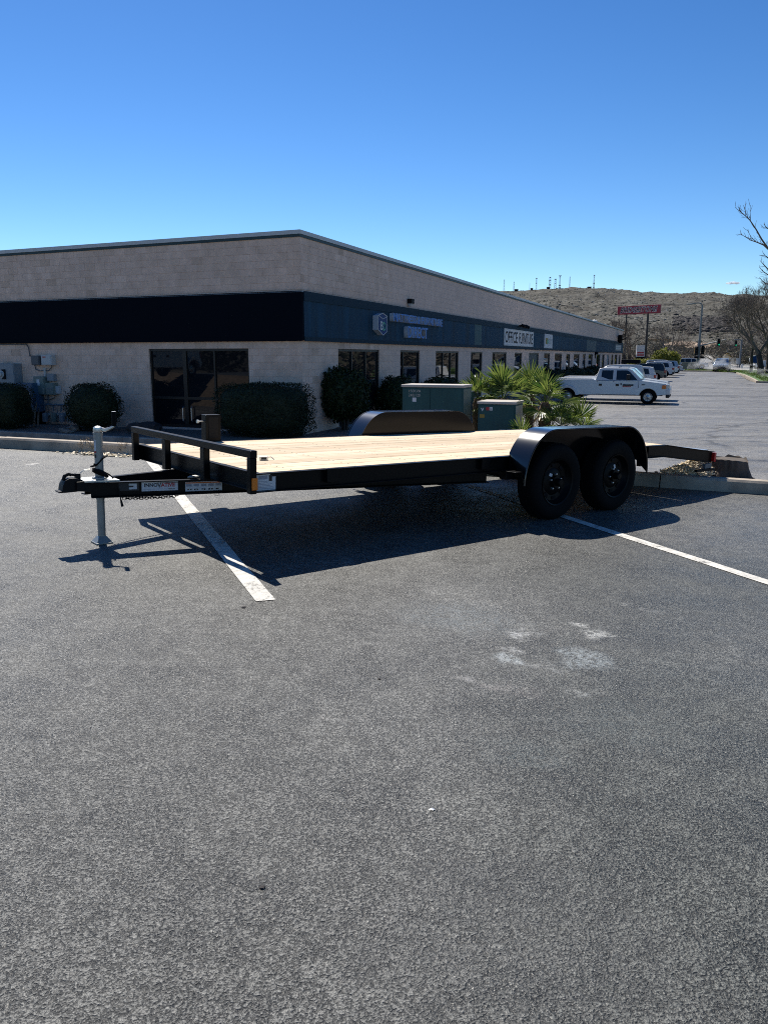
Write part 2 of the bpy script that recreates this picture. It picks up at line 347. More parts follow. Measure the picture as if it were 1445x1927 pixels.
# ---------------------------------------------------------------- mesh helpers
class MB:
    def __init__(s): s.v = []; s.f = []
    def add(s, vs, fs):
        n = len(s.v); s.v += [tuple(x) for x in vs]; s.f += [tuple(i+n for i in f) for f in fs]; return s
    def box(s, x0, x1, y0, y1, z0, z1, mtx=None):
        vs = [Vector(p) for p in ((x0, y0, z0), (x1, y0, z0), (x1, y1, z0), (x0, y1, z0), (x0, y0, z1), (x1, y0, z1), (x1, y1, z1), (x0, y1, z1))]
        if mtx: vs = [mtx @ p for p in vs]
        return s.add(vs, [(0, 3, 2, 1), (4, 5, 6, 7), (0, 1, 5, 4), (1, 2, 6, 5), (2, 3, 7, 6), (3, 0, 4, 7)])
    def tube(s, pts, r, n=8, caps=True):
        pts = [Vector(p) for p in pts]; rr = r if isinstance(r, (list, tuple)) else [r]*len(pts); vs = []; fs = []; up = None
        for i, p in enumerate(pts):
            t = (pts[min(i+1, len(pts)-1)]-pts[max(i-1, 0)])
            t = t.normalized() if t.length > 1e-9 else Vector((0, 0, 1))
            if up is None: up = Vector((0, 0, 1)) if abs(t.z) < .9 else Vector((1, 0, 0))
            x = up.cross(t); x = x.normalized() if x.length > 1e-6 else t.orthogonal().normalized()
            y = t.cross(x); up = y
            for k in range(n):
                a = 2*math.pi*(k+.5)/n; vs.append(p+(x*math.cos(a)+y*math.sin(a))*rr[i])
        for i in range(len(pts)-1):
            for k in range(n):
                a, b2 = i*n+k, i*n+(k+1) % n; fs.append((a, b2, b2+n, a+n))
        if caps: fs.append(tuple(range(n-1, -1, -1))); fs.append(tuple(range(len(vs)-n, len(vs))))
        return s.add(vs, fs)
    def bar(s, a, b, wx, wz, up=(0, 0, 1)):
        a, b = Vector(a), Vector(b); t = (b-a).normalized(); u = Vector(up); x = t.cross(u).normalized(); u = x.cross(t)
        vs = [p+x*sx*wx/2+u*sz*wz/2 for p in (a, b) for sx, sz in ((-1, -1), (1, -1), (1, 1), (-1, 1))]
        return s.add(vs, [(3, 2, 1, 0), (4, 5, 6, 7), (0, 1, 5, 4), (1, 2, 6, 5), (2, 3, 7, 6), (3, 0, 4, 7)])
    def prism(s, poly, y0, y1, plane='xz', hw=None):
        # poly in (x,z), extruded along y ; hw(x,z) gives a half width instead
        n = len(poly); P = (lambda a, c, y: (a, y, c)) if plane == 'xz' else (lambda a, c, y: (a, c, y)) if plane == 'xy' else (lambda a, c, y: (y, a, c))
        lo = [P(a, c, -hw(a, c) if hw else y0) for a, c in poly]; hi = [P(a, c, hw(a, c) if hw else y1) for a, c in poly]
        return s.add(lo+hi, [tuple(range(n)), tuple(range(2*n-1, n-1, -1))]+[(i, i+n, (i+1) % n+n, (i+1) % n) for i in range(n)])
    def lathe(s, prof, n=24, axis='z', c=(0, 0, 0), caps=True):
        vs = []; fs = []; c = Vector(c)
        for r, h in prof:
            for k in range(n):
                a = 2*math.pi*k/n; x, y = r*math.cos(a), r*math.sin(a)
                vs.append(c+Vector({'z': (x, y, h), 'y': (x, h, y), 'x': (h, x, y)}[axis]))
        for i in range(len(prof)-1):
            for k in range(n):
                a, b2 = i*n+k, i*n+(k+1) % n; fs.append((a, b2, b2+n, a+n))
        if caps: fs.append(tuple(range(n-1, -1, -1))); fs.append(tuple(range(len(vs)-n, len(vs))))
        return s.add(vs, fs)
    def mesh(s, name, m=None, smooth=False, uv=None, fix=True):
        me = bpy.data.meshes.new(name); me.from_pydata(s.v, [], s.f); me.update()
        if fix:
            bm = bmesh.new(); bm.from_mesh(me); bmesh.ops.recalc_face_normals(bm, faces=bm.faces); bm.to_mesh(me); bm.free()
        if smooth:
            me.polygons.foreach_set('use_smooth', [True]*len(me.polygons)); me.set_sharp_from_angle(angle=R(38))
        if m: me.materials.append(M[m] if isinstance(m, str) else m)
        if uv:
            l = me.uv_layers.new(name='UVMap')
            for lp in me.loops: l.data[lp.index].uv = uv(Vector(me.vertices[lp.vertex_index].co))
        return me
    def build(s, name, m, parent=None, smooth=False, bevel=0, label=None, mtx=None, fix=True, uv=None, seg=2):
        o = bpy.data.objects.new(name, s.mesh(name, m, smooth, uv, fix)); COL.objects.link(o)
        if parent: o.parent = parent
        if mtx: o.matrix_local = mtx
        if bevel:
            b = o.modifiers.new('b', 'BEVEL'); b.width = bevel; b.segments = seg; b.limit_method = 'ANGLE'; b.angle_limit = R(32)
        if label: o['label'] = label
        return o
def tag(o, label=None, cat=None, group=None, kind=None):
    for k, v in (('label', label), ('category', cat), ('group', group), ('kind', kind)):
        if v: o[k] = v
    return o
def thing(name, label, cat, loc=(0, 0, 0), rz=0, group=None):
    o = bpy.data.objects.new(name, None); COL.objects.link(o); o.empty_display_size = .2
    o.location = loc; o.rotation_euler = (0, 0, rz); return tag(o, label, cat, group)
def inst(name, me, parent=None, mtx=None):
    o = bpy.data.objects.new(name, me); COL.objects.link(o)
    if parent: o.parent = parent
    if mtx: o.matrix_local = mtx
    return o
def dup(o, label=None, parent=None):
    c = o.copy(); COL.objects.link(c)
    if parent: c.parent = parent
    if label: c['label'] = label
    for ch in list(o.children): dup(ch, None, c)
    return c
def ball(mb, c, r, sub=1, sq=(1, 1, 1), rough=0, seed=0):
    bm = bmesh.new(); bmesh.ops.create_icosphere(bm, subdivisions=sub, radius=1)
    vs = []
    for v in bm.verts:
        d = 1+rough*mn.noise(v.co*1.7+Vector((seed*3.1, seed*1.7, seed)))
        vs.append(Vector(c)+Vector((v.co.x*sq[0], v.co.y*sq[1], v.co.z*sq[2]))*r*d)
    fs = [tuple(v.index for v in f.verts) for f in bm.faces]; bm.free(); return mb.add(vs, fs)
def text(s, size, m, parent, mtx, extrude=.002, bold=0., sx=1., side=None, name='lettering', shear=0., align='CENTER', space=1.):
    cu = bpy.data.curves.new('t', 'FONT'); cu.body = s; cu.size = size; cu.extrude = extrude; cu.offset = bold; cu.shear = shear
    cu.align_x = align; cu.align_y = 'CENTER'; cu.resolution_u = 3; cu.space_character = space
    t = bpy.data.objects.new('t', cu); COL.objects.link(t); dg = bpy.context.evaluated_depsgraph_get()
    me = bpy.data.meshes.new_from_object(t.evaluated_get(dg)); bpy.data.objects.remove(t); bpy.data.curves.remove(cu)
    me.name = name; me.transform(Matrix.Diagonal((sx, 1, 1, 1))); me.materials.clear(); me.materials.append(M[m])
    if side:
        me.materials.append(M[side])
        for p in me.polygons: p.material_index = 0 if p.normal.z > .8 else 1
    o = inst(name, me, parent, mtx); return o
def frame_mtx(o, x, up):   # text frame: x right along, y up, z out of the face
    x = Vector(x).normalized(); y = Vector(up).normalized(); z = x.cross(y)
    return Matrix(((x.x, y.x, z.x, o[0]), (x.y, y.y, z.y, o[1]), (x.z, y.z, z.z, o[2]), (0, 0, 0, 1)))
# ================================================================ SETTING: ground levels
KP = [(-900, 792.6), (-300, 826.2), (0, 843), (250, 857), (700, 882.5), (1000, 900), (1240, 917.5), (1445, 931.5), (1900, 962)]
K = [on_lot(u, v) for u, v in KP]
K = [K[0]+(K[0]-K[1])*1.2]+K+[K[-1]+(K[-1]-K[-2])*6]
KT = [(p.x, p.y) for p in K]
def yk(x): return lerp_tab(KT, x)
# upper lot: one tilted sheet up to the kerb
mb = MB(); xs = [K[0].x]+[p.x for p in K[1:-1]]+[K[-1].x]
vs = []; fs = []
for i, x in enumerate(xs):
    for y in (-45, -4, yk(x)+.02):
        vs.append((x, y, lot_z(x, y)))
for i in range(len(xs)-1):
    for j in range(2): a = i*3+j; fs.append((a, a+3, a+4, a+1))
mb.add(vs, fs)
def lp(u, v): p = on_lot(u, v); return p.x, p.y
st = []
for (u, v, ru, rv, s, colr) in [(968, 1190, 32, 9, .62, (.62, .62, .60)), (1088, 1178, 16, 6, .8, (.68, .67, .64)), (1122, 1194, 30, 8, .8, (.68, .67, .64)), (965, 1222, 26, 7, .45, (.58, .58, .57)),
        (955, 1240, 34, 9, .55, (.5, .54, .55)), (1100, 1240, 40, 17, .5, (.46, .50, .52)), (1010, 1250, 55, 5, .3, (.5, .5, .49)), (865, 1272, 30, 8, .35, (.40, .39, .38)), (945, 1295, 60, 13, .3, (.40, .36, .34)),
        (1090, 1303, 32, 9, .42, (.5, .5, .49)), (1170, 1140, 14, 5, .45, (.4, .39, .37)), (1230, 1150, 16, 5, .4, (.4, .39, .37)), (870, 1160, 110, 28, .35, (.20, .23, .24)), (300, 1215, 70, 22, .3, (.02, .02, .022)),
        (140, 1265, 34, 7, .9, (.018, .018, .02)), (1240, 1212, 60, 16, .35, (.02, .02, .022)), (62, 873, 9, 2.2, 1., (.62, .60, .55)), (1000, 1420, 90, 30, .25, (.17, .20, .20)), (1160, 1360, 150, 40, .2, (.16, .19, .2)), (420, 1700, 120, 50, .2, (.03, .03, .033)), (880, 1660, 130, 60, .3, (.03, .03, .033)), (1330, 1480, 430, 330, .62, (.082, .084, .082)), (1000, 1780, 330, 170, .35, (.085, .087, .085)), (1250, 1090, 330, 70, .5, (.085, .085, .084))]:  # the last, widest ellipses paint weaker sun glint as darker asphalt
    p = on_lot(u, v); px = on_lot(u+ru, v); py = on_lot(u, v-rv)
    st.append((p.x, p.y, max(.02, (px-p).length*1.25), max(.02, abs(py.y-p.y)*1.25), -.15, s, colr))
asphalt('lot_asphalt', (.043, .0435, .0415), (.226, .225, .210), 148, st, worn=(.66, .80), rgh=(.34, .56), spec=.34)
asphalt('lane_asphalt', (.085, .083, .08), (.25, .245, .235), 60, (), cracks=.85, streak=True, worn=(.75, .85), sc=1.5)
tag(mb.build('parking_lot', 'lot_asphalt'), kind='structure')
# verge behind the kerb and the lower driveway, one continuous fall of the ground
TT = [0, .12, .25, .6, 1.0, 1.5, 2.0, 2.6, 3.2]; YY = [18, 20, 25, 31, 41, 50, 60, 80, 100, 113.5]
xg = [-60, -45, -35, -28, -24, -20, -17, -14, -12, -10, -8, -6, -4, -2, 0, 2, 3, 4, 5, 6, 8, 10, 13, 17, 22, 28, 34, 40, 46]
def low_z(x, y):
    t = y-yk(x)-.17; z0 = lot_z(x, yk(x))+.12
    return max(lane_z(y), z0-max(0, t-.25)*.45)
def strip(ylists):
    mb = MB(); vs = []; fs = []; n = len(ylists[0])
    for x, ys in zip(xg, ylists): vs += [(x, y, low_z(x, y)) for y in ys]
    for i in range(len(xg)-1):
        for j in range(n-1): a = i*n+j; fs.append((a, a+n, a+n+1, a+1))
    return mb.add(vs, fs)
tag(strip([[yk(x)+.14+t for t in TT] for x in xg]).build('verge', 'dirt', smooth=True), kind='structure')
def lane_rows(x):
    y0 = yk(x)+.14+TT[-1]; r = [y for y in YY if y > y0+1]; rows = [y0]
    n = len(YY)
    while len(rows)+len(r) < n+1: rows.append(rows[-1]+.2)
    return (rows+r)[:n+1]
tag(strip([lane_rows(x) for x in xg]).build('lower_lot', 'lane_asphalt', smooth=True), kind='structure')

def kerb_line(name, pts, hgt, wid, seclen, m='kerb_concrete', drop=.25):
    root = thing(name, None, None); root['kind'] = 'structure'
    P = [Vector(p) for p in pts]; cache = {}
    for a, b in zip(P, P[1:]):
        L = (b-a).length; n = max(1, round(L/seclen)); d = (b-a)/n; t = d.normalized(); side = Vector((-t.y, t.x, 0)).normalized(); up = side.cross(t)*-1
        key = round(d.length, 2)
        if key not in cache:
            l = d.length/2-.006; mbx = MB(); prof = [(0, -drop), (0.012, hgt-.025), (.035, hgt), (wid, hgt), (wid, -drop)]
            vs = [(sx, y, z) for sx in (-l, l) for y, z in prof]; k = len(prof)
            mbx.add(vs, [tuple(range(k)), tuple(range(2*k-1, k-1, -1))]+[(i, i+k, (i+1) % k+k, (i+1) % k) for i in range(k)])
            cache[key] = mbx.mesh('kerb_section', m)
        for i in range(n):
            c = a+d*(i+.5)+Vector((0, 0, random.uniform(-.004, .004)))
            u = t.cross(side); mt = Matrix(((t.x, side.x, u.x, c.x), (t.y, side.y, u.y, c.y), (t.z, side.z, u.z, c.z), (0, 0, 0, 1)))
            inst('kerb_section', cache[key], root, mt)
    return root
kerb_line('kerb', [p for p in K[1:-1]], .15, .17, 2.6)

# painted bay lines on the upper lot (thin sheets with real edges)
def bay_line(a, b, wdt):
    a = on_lot(*a); b = on_lot(*b); t = (b-a).normalized(); s = PN.cross(t)*wdt/2; o = PN*.004
    n = 14; vs = []; rng = random.Random(3)
    for i in range(n+1):
        p = a+(b-a)*i/n
        vs += [p+s*(1+rng.uniform(-.06, .06))+o, p-s*(1+rng.uniform(-.06, .06))+o]
    return MB().add(vs, [(2*i, 2*i+1, 2*i+3, 2*i+2) for i in range(n)])
rt = thing('bay_markings', None, None); rt['kind'] = 'structure'
bay_line((500, 1131), (284, 868), .115).build('painted_line', 'line_paint', rt)
bay_line((1560, 1134), (880, 914), .10).build('painted_line', 'line_paint', rt)

# ================================================================ BUILDING
Z0 = -.85; BA = R(22.5)
CR = at(568, 671, 22.5); CR.z = 0
DR = Vector((math.sin(BA), math.cos(BA), 0)); NR = Vector((DR.y, -DR.x, 0))
DL = Vector((-DR.y, DR.x, 0)); NL = Vector((-DR.x, -DR.y, 0))
FACE = {'R': (DR, NR), 'L': (DL, NL)}
def fpt(face, s, out, z): D, N = FACE[face]; return CR+D*s+N*out+Vector((0, 0, z))
def fsz(face, u, v, out=0.):
    D, N = FACE[face]; d = ray(u, v); k = N.dot(CR+N*out-EYE)/N.dot(d); p = EYE+d*k
    return (p-CR-N*out).dot(D), p.z
COURSE = .2032; ZT = fsz('R', 567, 437)[1]; ZB0, ZB1 = Z0+13*COURSE+.02, fsz('R', 568, 549, .1)[1]
LR = fsz('R', 1171, 640)[0]; LL = 26.0
bld = thing('office_building', 'long tan block office building with a dark blue fascia band and flat roof', 'building', (CR.x, CR.y, Z0))
BI = Matrix.Translation((-CR.x, -CR.y, -Z0))
def face_box(mb, face, s0, s1, o0, o1, z0, z1):
    vs = [fpt(face, s, o, z)-bld.location for s, o, z in ((s0, o0, z0), (s1, o0, z0), (s1, o1, z0), (s0, o1, z0), (s0, o0, z1), (s1, o0, z1), (s1, o1, z1), (s0, o1, z1))]
    return mb.add(vs, [(0, 3, 2, 1), (4, 5, 6, 7), (0, 1, 5, 4), (1, 2, 6, 5), (2, 3, 7, 6), (3, 0, 4, 7)])
ZW = Z0+12*COURSE
wr = [(636, 714, 'door3'), (753, 790, 'w2'), (820, 863, 'w3'), (886, 907.5, 'w2'), (926, 953, 'w2'), (968, 982, 'w1'), (995, 1013.6, 'bluedoor'), (1023.5, 1034.6, 'w1'), (1043.5, 1057, 'door'), (1065, 1072.5, 'w1'),
      (1079.5, 1090, 'w1'), (1096, 1101.6, 'w1'), (1107, 1115, 'door'), (1122, 1129, 'w1'), (1133, 1137, 'w1'), (1141.6, 1146, 'greydoor'), (1150, 1153.6, 'w1'), (1156.5, 1161, 'w1'), (1164, 1167, 'w1')]
OPEN = {'R': [(fsz('R', a, 668)[0], fsz('R', b, 668)[0], Z0 if 'door' in k else Z0+COURSE, ZW, k) for a, b, k in wr],
        'L': [(fsz('L', 468, 670)[0], fsz('L', 281, 670)[0], Z0+.03, ZW, 'store')]}
def wall_mesh(face, L):
    mb = MB(); D, N = FACE[face]; ops = OPEN[face]
    ss = sorted({0, L, *[x for o in ops for x in o[:2]]}); zs = sorted({Z0-.4, ZT, *[x for o in ops for x in o[2:4]]})
    P = lambda s, o, z: fpt(face, s, o, z)-bld.location
    for s0, s1 in zip(ss, ss[1:]):
        for z0, z1 in zip(zs, zs[1:]):
            if any(o[0]-1e-4 <= s0 and s1 <= o[1]+1e-4 and o[2]-1e-4 <= z0 and z1 <= o[3]+1e-4 for o in ops): continue
            mb.add([P(s0, 0, z0), P(s1, 0, z0), P(s1, 0, z1), P(s0, 0, z1)], [(0, 1, 2, 3)])
    for s0, s1, z0, z1, k in ops:
        q = [(s0, z0), (s1, z0), (s1, z1), (s0, z1)]
        for (a, b), (c, d) in zip(q, q[1:]+q[:1]): mb.add([P(a, 0, b), P(c, 0, d), P(c, -.2, d), P(a, -.2, b)], [(0, 1, 2, 3)])
    return mb
for face, L in (('R', LR), ('L', LL)):
    D = FACE[face][0]
    wall_mesh(face, L).build('wall', 'block_wall', bld, uv=lambda p, D=D: (p.dot(D), p.z), fix=True)
# rear and end walls, roof
mb = MB(); P = lambda a, b, z: CR+DR*a+DL*b+Vector((0, 0, z))-bld.location
mb.add([P(LR, 0, Z0-.4), P(LR, LL, Z0-.4), P(LR, LL, ZT), P(LR, 0, ZT), P(0, LL, Z0-.4), P(0, LL, ZT)], [(0, 1, 2, 3), (1, 4, 5, 2)])
mb.build('wall', 'tan_paint', bld)
MB().add([P(.1, .1, ZT-.12), P(LR-.1, .1, ZT-.12), P(LR-.1, LL-.1, ZT-.12), P(.1, LL-.1, ZT-.12)], [(0, 1, 2, 3)]).build('roof', 'cap_metal', bld)
# coping and trim
for face, L in (('R', LR), ('L', LL)):
    e = .055 if face == 'L' else 0.
    mb = MB(); n = int(L/3.05)
    for i in range(n): face_box(mb, face, -e+(L+e)*i/n+.003, -e+(L+e)*(i+1)/n, -.22, .055, ZT-.06, ZT+.05)
    mb.build('coping', 'cap_metal', bld)
    face_box(MB(), face, -.04 if face == 'L' else 0, L, 0.001, .04, ZT-.135, ZT-.062).build('roof_trim', 'trim_green', bld)
# fascia band
pc = 0
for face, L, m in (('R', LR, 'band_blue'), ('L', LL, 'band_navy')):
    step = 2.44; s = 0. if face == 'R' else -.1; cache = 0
    if face == 'R': teal = (fsz('R', 893, 632, .1)[0], fsz('R', 906, 632, .1)[0]); slate = (fsz('R', 1104, 640, .1)[0], fsz('R', 1122, 640, .1)[0])
    cuts = [s]
    while cuts[-1] < L: cuts.append(min(L, cuts[-1]+step))
    if face == 'R': cuts = sorted({c for c in cuts if not (teal[0] < c < teal[1] or slate[0] < c < slate[1])} | {*teal, *slate})
    for a, b in zip(cuts, cuts[1:]):
        if b-a < .02: continue
        mm = m
        if face == 'R' and abs(a-teal[0]) < .01: mm = 'band_teal'
        if face == 'R' and abs(a-slate[0]) < .01: mm = 'band_slate'
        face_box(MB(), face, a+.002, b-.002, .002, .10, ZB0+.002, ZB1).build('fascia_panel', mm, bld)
    zz = .30 if face == 'R' else .06
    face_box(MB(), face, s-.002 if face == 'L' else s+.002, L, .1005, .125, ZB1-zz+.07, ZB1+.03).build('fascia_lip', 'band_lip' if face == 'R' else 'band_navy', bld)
    face_box(MB(), face, s-.002 if face == 'L' else s+.002, L, .1005, .118, ZB0-.02, ZB0+.10).build('fascia_sill', 'band_lip' if face == 'R' else 'band_navy', bld)
# individual blocks where they show large enough; the rest as one mass
LIST = []
for face, smax, zones in (('L', 13.4, ((Z0, ZB0-.02), (ZB1+.05, ZT-.14))), ('R', 6.6, ((Z0, ZB0-.02), (ZB1+.05, ZT-.14)))):
    for r_ in range(30):
        z0 = Z0+r_*COURSE; z1 = z0+COURSE
        if not any(z0 >= a-.001 and z1 <= b+.03 for a, b in zones): continue
        s = -.012 if face == 'L' else 0.0
        s -= 0.2032 if r_ % 2 else 0
        while s < smax:
            a, b = max(s, -.012 if face == 'L' else 0.), s+.4064; segs = [(a, b)]
            for o in OPEN[face]:
                if z1 > o[2]+.02 and z0 < o[3]-.02:
                    ns = []
                    for (p, q) in segs:
                        if q <= o[0] or p >= o[1]: ns.append((p, q)); continue
                        if p < o[0]-.03: ns.append((p, o[0]))
                        if q > o[1]+.03: ns.append((o[1], q))
                    segs = ns
            for p, q in segs:
                if q-p > .05: LIST.append((((p+q)/2 if face == 'L' else (p+q)/2*2.0)+.001*r_, face, p, q, z0, z1))
            s += .4064
LIST.sort(); bm_cache = {}; rest = MB(); rg = random.Random(5)
for i, (key, face, p, q, z0, z1) in enumerate(LIST):
    out = .0095+rg.choice((0, 0, 0, .002, -.0025))
    if i < 300:
        k = round(q-p, 2)
        if k not in bm_cache: bm_cache[k] = MB().box(-k/2+.003, k/2-.003, -.014, .014, -COURSE/2+.003, COURSE/2-.003).mesh('block', 'block_face')
        D, N = FACE[face]; c = fpt(face, (p+q)/2, out-.014, (z0+z1)/2)-bld.location
        y = Vector((0, 0, 1)).cross(D)
        inst('block', bm_cache[k], bld, Matrix(((D.x, y.x, 0, c.x), (D.y, y.y, 0, c.y), (0, 0, 1, c.z), (0, 0, 0, 1))))
    else: face_box(rest, face, p+.003, q-.003, -.016, out, z0+.003, z1-.003)
o = rest.build('blockwork', 'block_face', bld); o['kind'] = 'stuff'
# windows and doors
def opening(face, s0, s1, z0, z1, k):
    isdoor = 'door' in k
    fm = 'frame_bronze'; d = -.07; fw = .055
    nm = 'door' if isdoor else 'window'
    gl = MB()
    panes = {'door3': 3, 'w3': 3, 'w2': 2, 'store': 3}.get(k, 1)
    if k == 'w2' : cut = [s0, s0+(s1-s0)*.2, s1]
    elif k == 'store': cut = [s0, fsz(face, 403, 700)[0], fsz(face, 347, 700)[0], s1]
    else: cut = [s0+(s1-s0)*i/panes for i in range(panes+1)]
    for a, b in zip(cut, cut[1:]): face_box(gl, face, a+.01, b-.01, d-.02, d-.012, z0+.01, z1-.01)
    root = gl.build(nm, {'bluedoor': 'door_blue', 'greydoor': 'box_grey'}.get(k, 'glass_dark'), bld)
    f = MB()
    face_box(f, face, s0, s1, d-.05, d+.03, z1-fw*1.3, z1); face_box(f, face, s0, s1, d-.05, d+.03, z0, z0+fw*1.6)
    for j, c in enumerate(cut):
        wv = fw if 0 < j < len(cut)-1 else fw; c0 = min(max(c-wv/2, s0), s1-wv); 
        if k == 'store' and j == 2: c0 -= .04; wv = .14
        face_box(f, face, c0, c0+wv, d-.049, d+.029, z0+fw*1.6, z1-fw*1.3)
    if k in ('store',): face_box(f, face, s0+fw, s1-fw, d-.048, d+.026, fsz(face, 370, 750)[1]-.04, fsz(face, 370, 750)[1]+.04)
    f.build('frame', fm, root)
    if k == 'store':
        for u in (345, 361):
            sc, _ = fsz(face, u, 780); h = MB(); za, zb = fsz(face, u, 793)[1], fsz(face, u, 766)[1]
            h.tube([fpt(face, sc, d+.03, za)-bld.location, fpt(face, sc, d+.075, za+.03)-bld.location, fpt(face, sc, d+.075, zb-.03)-bld.location, fpt(face, sc, d+.03, zb)-bld.location], .017, 6)
            h.build('door_handle', 'zinc', root, smooth=True)
for face in ('R', 'L'):
    for o in OPEN[face]: opening(face, *o)
# dark backing just inside the openings so nothing shows through
face_box(face_box(MB(), 'R', .3, LR-.3, -.4, -.3, Z0, ZT-.3), 'L', .5, LL-.3, -.4, -.3, Z0, ZT-.3).build('interior_wall', 'sign_black', bld)

# ---- planters along the building, lower kerb
LK = [on_z(-350, 796, Z0), on_z(0, 810, Z0)]
koff = -(LK[1]-CR).dot(NL)*-1
WL = (LK[1]-CR).dot(NL)           # planter depth on the left face
WRR = 1.9                          # on the right face
def bp(a, b, z): p = CR+NL*a+NR*b; return p
Lfar = CR+DL*LL
cn = CR+NL*WL+NR*WRR               # outer corner of the planter
bed = MB(); zb = Z0-.03
def ring(pts, z): return [Vector((p.x, p.y, z)) for p in pts]
q = ring([CR+DL*LL+NL*WL, cn, CR+NR*WRR+DR*LR, CR+DR*LR, CR, CR+DL*LL], zb)
bed.add(q, [(0, 1, 4, 5), (1, 2, 3, 4)])
tag(bed.build('gravel_bed', 'gravel'), kind='structure')
gp = ring([CR+DL*LL+NL*(WL+.17), CR+NL*(WL+.17)+NR*(WRR+.17), CR+NR*(WRR+.17)+DR*LR], Z0-.155)
kerb_line('planter_kerb', gp[:2], .155, .17, 3.0)
kerb_line('planter_kerb', gp[1:], .155, .17, 3.0)
tag(face_box(MB(), 'R', fsz('R', 640, 700)[0]-.3, fsz('R', 712, 700)[0]+.4, .02, WRR-.05, Z0-.1, Z0+.005).build('entrance_slab', 'concrete', None, mtx=Matrix.Translation(bld.location)), kind='structure')
# island bed round the cabinets and palms, in the lower lot
isl = [(-.6, 15.1), (3.9, 14.2), (4.6, 15.2), (4.3, 18.6), (.0, 19.6), (-.9, 18.2)]
mb = MB(); n = len(isl)
mb.add([(x, y, Z0+.0) for x, y in isl], [tuple(range(n))])
tag(mb.build('island_bed', 'gravel'), kind='structure')
kerb_line('island_kerb', [(x*1.06-.1, y+(y-17)*.06, Z0-.15) for x, y in isl+isl[:1]], .155, .17, 2.0, drop=.3)
# ================================================================ TRAILER (frame: a = along, b = across away from the camera, z = up from the lot)
YAW, W_, ZT_, HF = .682, 2.119, .573, .131
TO = Vector((-.866, 5.156, 0)); AX1, AXS, RW = 2.927, .884, .343; XC = AX1+AXS/2
LB, LT, DROOP, FZ, FO, FB = 5.039, 6.077, .12, .82, .25, .35
trl = thing('flatbed_trailer', 'long black flatbed car trailer with pale wooden deck standing across the parking bays', 'trailer')
trl.matrix_world = LOT @ Matrix.Translation(TO) @ Matrix.Rotation(YAW, 4, 'Z') @ Matrix.Translation((AX1, 0, 0)) @ Matrix.Rotation(.008, 4, 'Y') @ Matrix.Translation((-AX1, 0, 0))
TI = trl.matrix_world.inverted(); TE = TI @ EYE
def tplane(u, v, p, n):       # pixel -> point on a plane given in the trailer's frame
    d = TI.to_3x3() @ ray(u, v); n = Vector(n); return TE+d*(n.dot(Vector(p)-TE)/n.dot(d))
def sweep(mb, prof, stations):   # prof (across, up) ; stations: (origin, across vector)
    vs = []; n = len(prof)
    for o, ac in stations: vs += [Vector(o)+Vector(ac)*x+Vector((0, 0, z)) for x, z in prof]
    fs = [(i*n+k, i*n+(k+1) % n, (i+1)*n+(k+1) % n, (i+1)*n+k) for i in range(len(stations)-1) for k in range(n)]
    fs += [tuple(range(n-1, -1, -1)), tuple(range(len(vs)-n, len(vs)))]
    return mb.add(vs, fs)
def cchan(h, w, t=.007):      # C channel: web at x=w, flanges reach out to x=0 ; top at z=0
    return [(0, 0), (w, 0), (w, -h), (0, -h), (0, -h+t), (w-t, -h+t), (w-t, -t), (0, -t)]
# deck planks
NP = 11; pw = (W_-.10)/NP
pm = MB().box(-(LB-.05)/2, (LB-.05)/2, -pw/2+.0032, pw/2-.0032, -.019, .019).mesh('plank', 'deck_pine')
dm = MB().box(-.48, .48, -pw/2+.0032, pw/2-.0032, -.019, .019).mesh('plank', 'deck_pine')
rg = random.Random(11)
for i in range(NP):
    b = .05+pw*(i+.5)
    inst('plank', pm, trl, Matrix.Translation((.05+(LB-.05)/2, b, ZT_-.019+rg.uniform(-.001, .0015))))
    inst('plank', dm, trl, Matrix.Translation((LB+.49, b, ZT_-.019-.057)) @ Matrix.Rotation(math.atan(DROOP/(LT-LB)), 4, 'Y'))
scr = MB()
for i in range(NP):
    for k in range(9):
        for d in (-.055, .055):
            a, b = .6+(k-.0)*.58-.28+rg.uniform(-.006, .006), .05+pw*(i+.5)+d+rg.uniform(-.006, .006)
            if a < LB-.05: scr.add([(a+.0065*math.cos(q*1.0472), b+.0065*math.sin(q*1.0472), ZT_+.0019) for q in range(6)], [tuple(range(6))])
o = scr.build('deck_screw', 'black_steel', trl, fix=False); o['kind'] = 'stuff'
for sgn, b0 in ((1, 0), (-1, W_)):
    m_ = MB(); ac = (0, sgn, 0)
    sweep(m_, cchan(HF, .042), [((0, b0, ZT_), ac), ((LB, b0, ZT_), ac), ((LT, b0, ZT_-DROOP), ac)])
    o = m_.build('side_rail', 'black_paint', trl, bevel=.0015, seg=1)
sweep(MB(), cchan(HF, .045), [((.002, .043, ZT_+.001), (1, 0, 0)), ((.002, W_-.043, ZT_+.001), (1, 0, 0))]).build('front_frame', 'black_paint', trl, bevel=.0015, seg=1)
MB().box(LT-.05, LT, .043, W_-.043, ZT_-DROOP-HF, ZT_-DROOP).build('rear_frame', 'black_paint', trl, bevel=.003)
cm = MB().box(-.03, .03, .045, W_-.045, -.078, 0).mesh('cross_member', 'black_steel')
for i in range(8): inst('cross_member', cm, trl, Matrix.Translation((.6+i*.58, 0, ZT_-.041)))
# front rail
RT = ZT_+.160
MB().box(-.054, -.002, -.004, W_+.004, RT-.052, RT).build('top_rail', 'black_paint', trl, bevel=.005)
for b in (.026, .73, 1.43, W_-.026):
    wv = .026 if b in (.026, W_-.026) else .034
    MB().box(-.053, -.003, b-wv, b+wv, ZT_-HF-.006, RT-.0525).build('rail_post', 'black_paint', trl, bevel=.004)
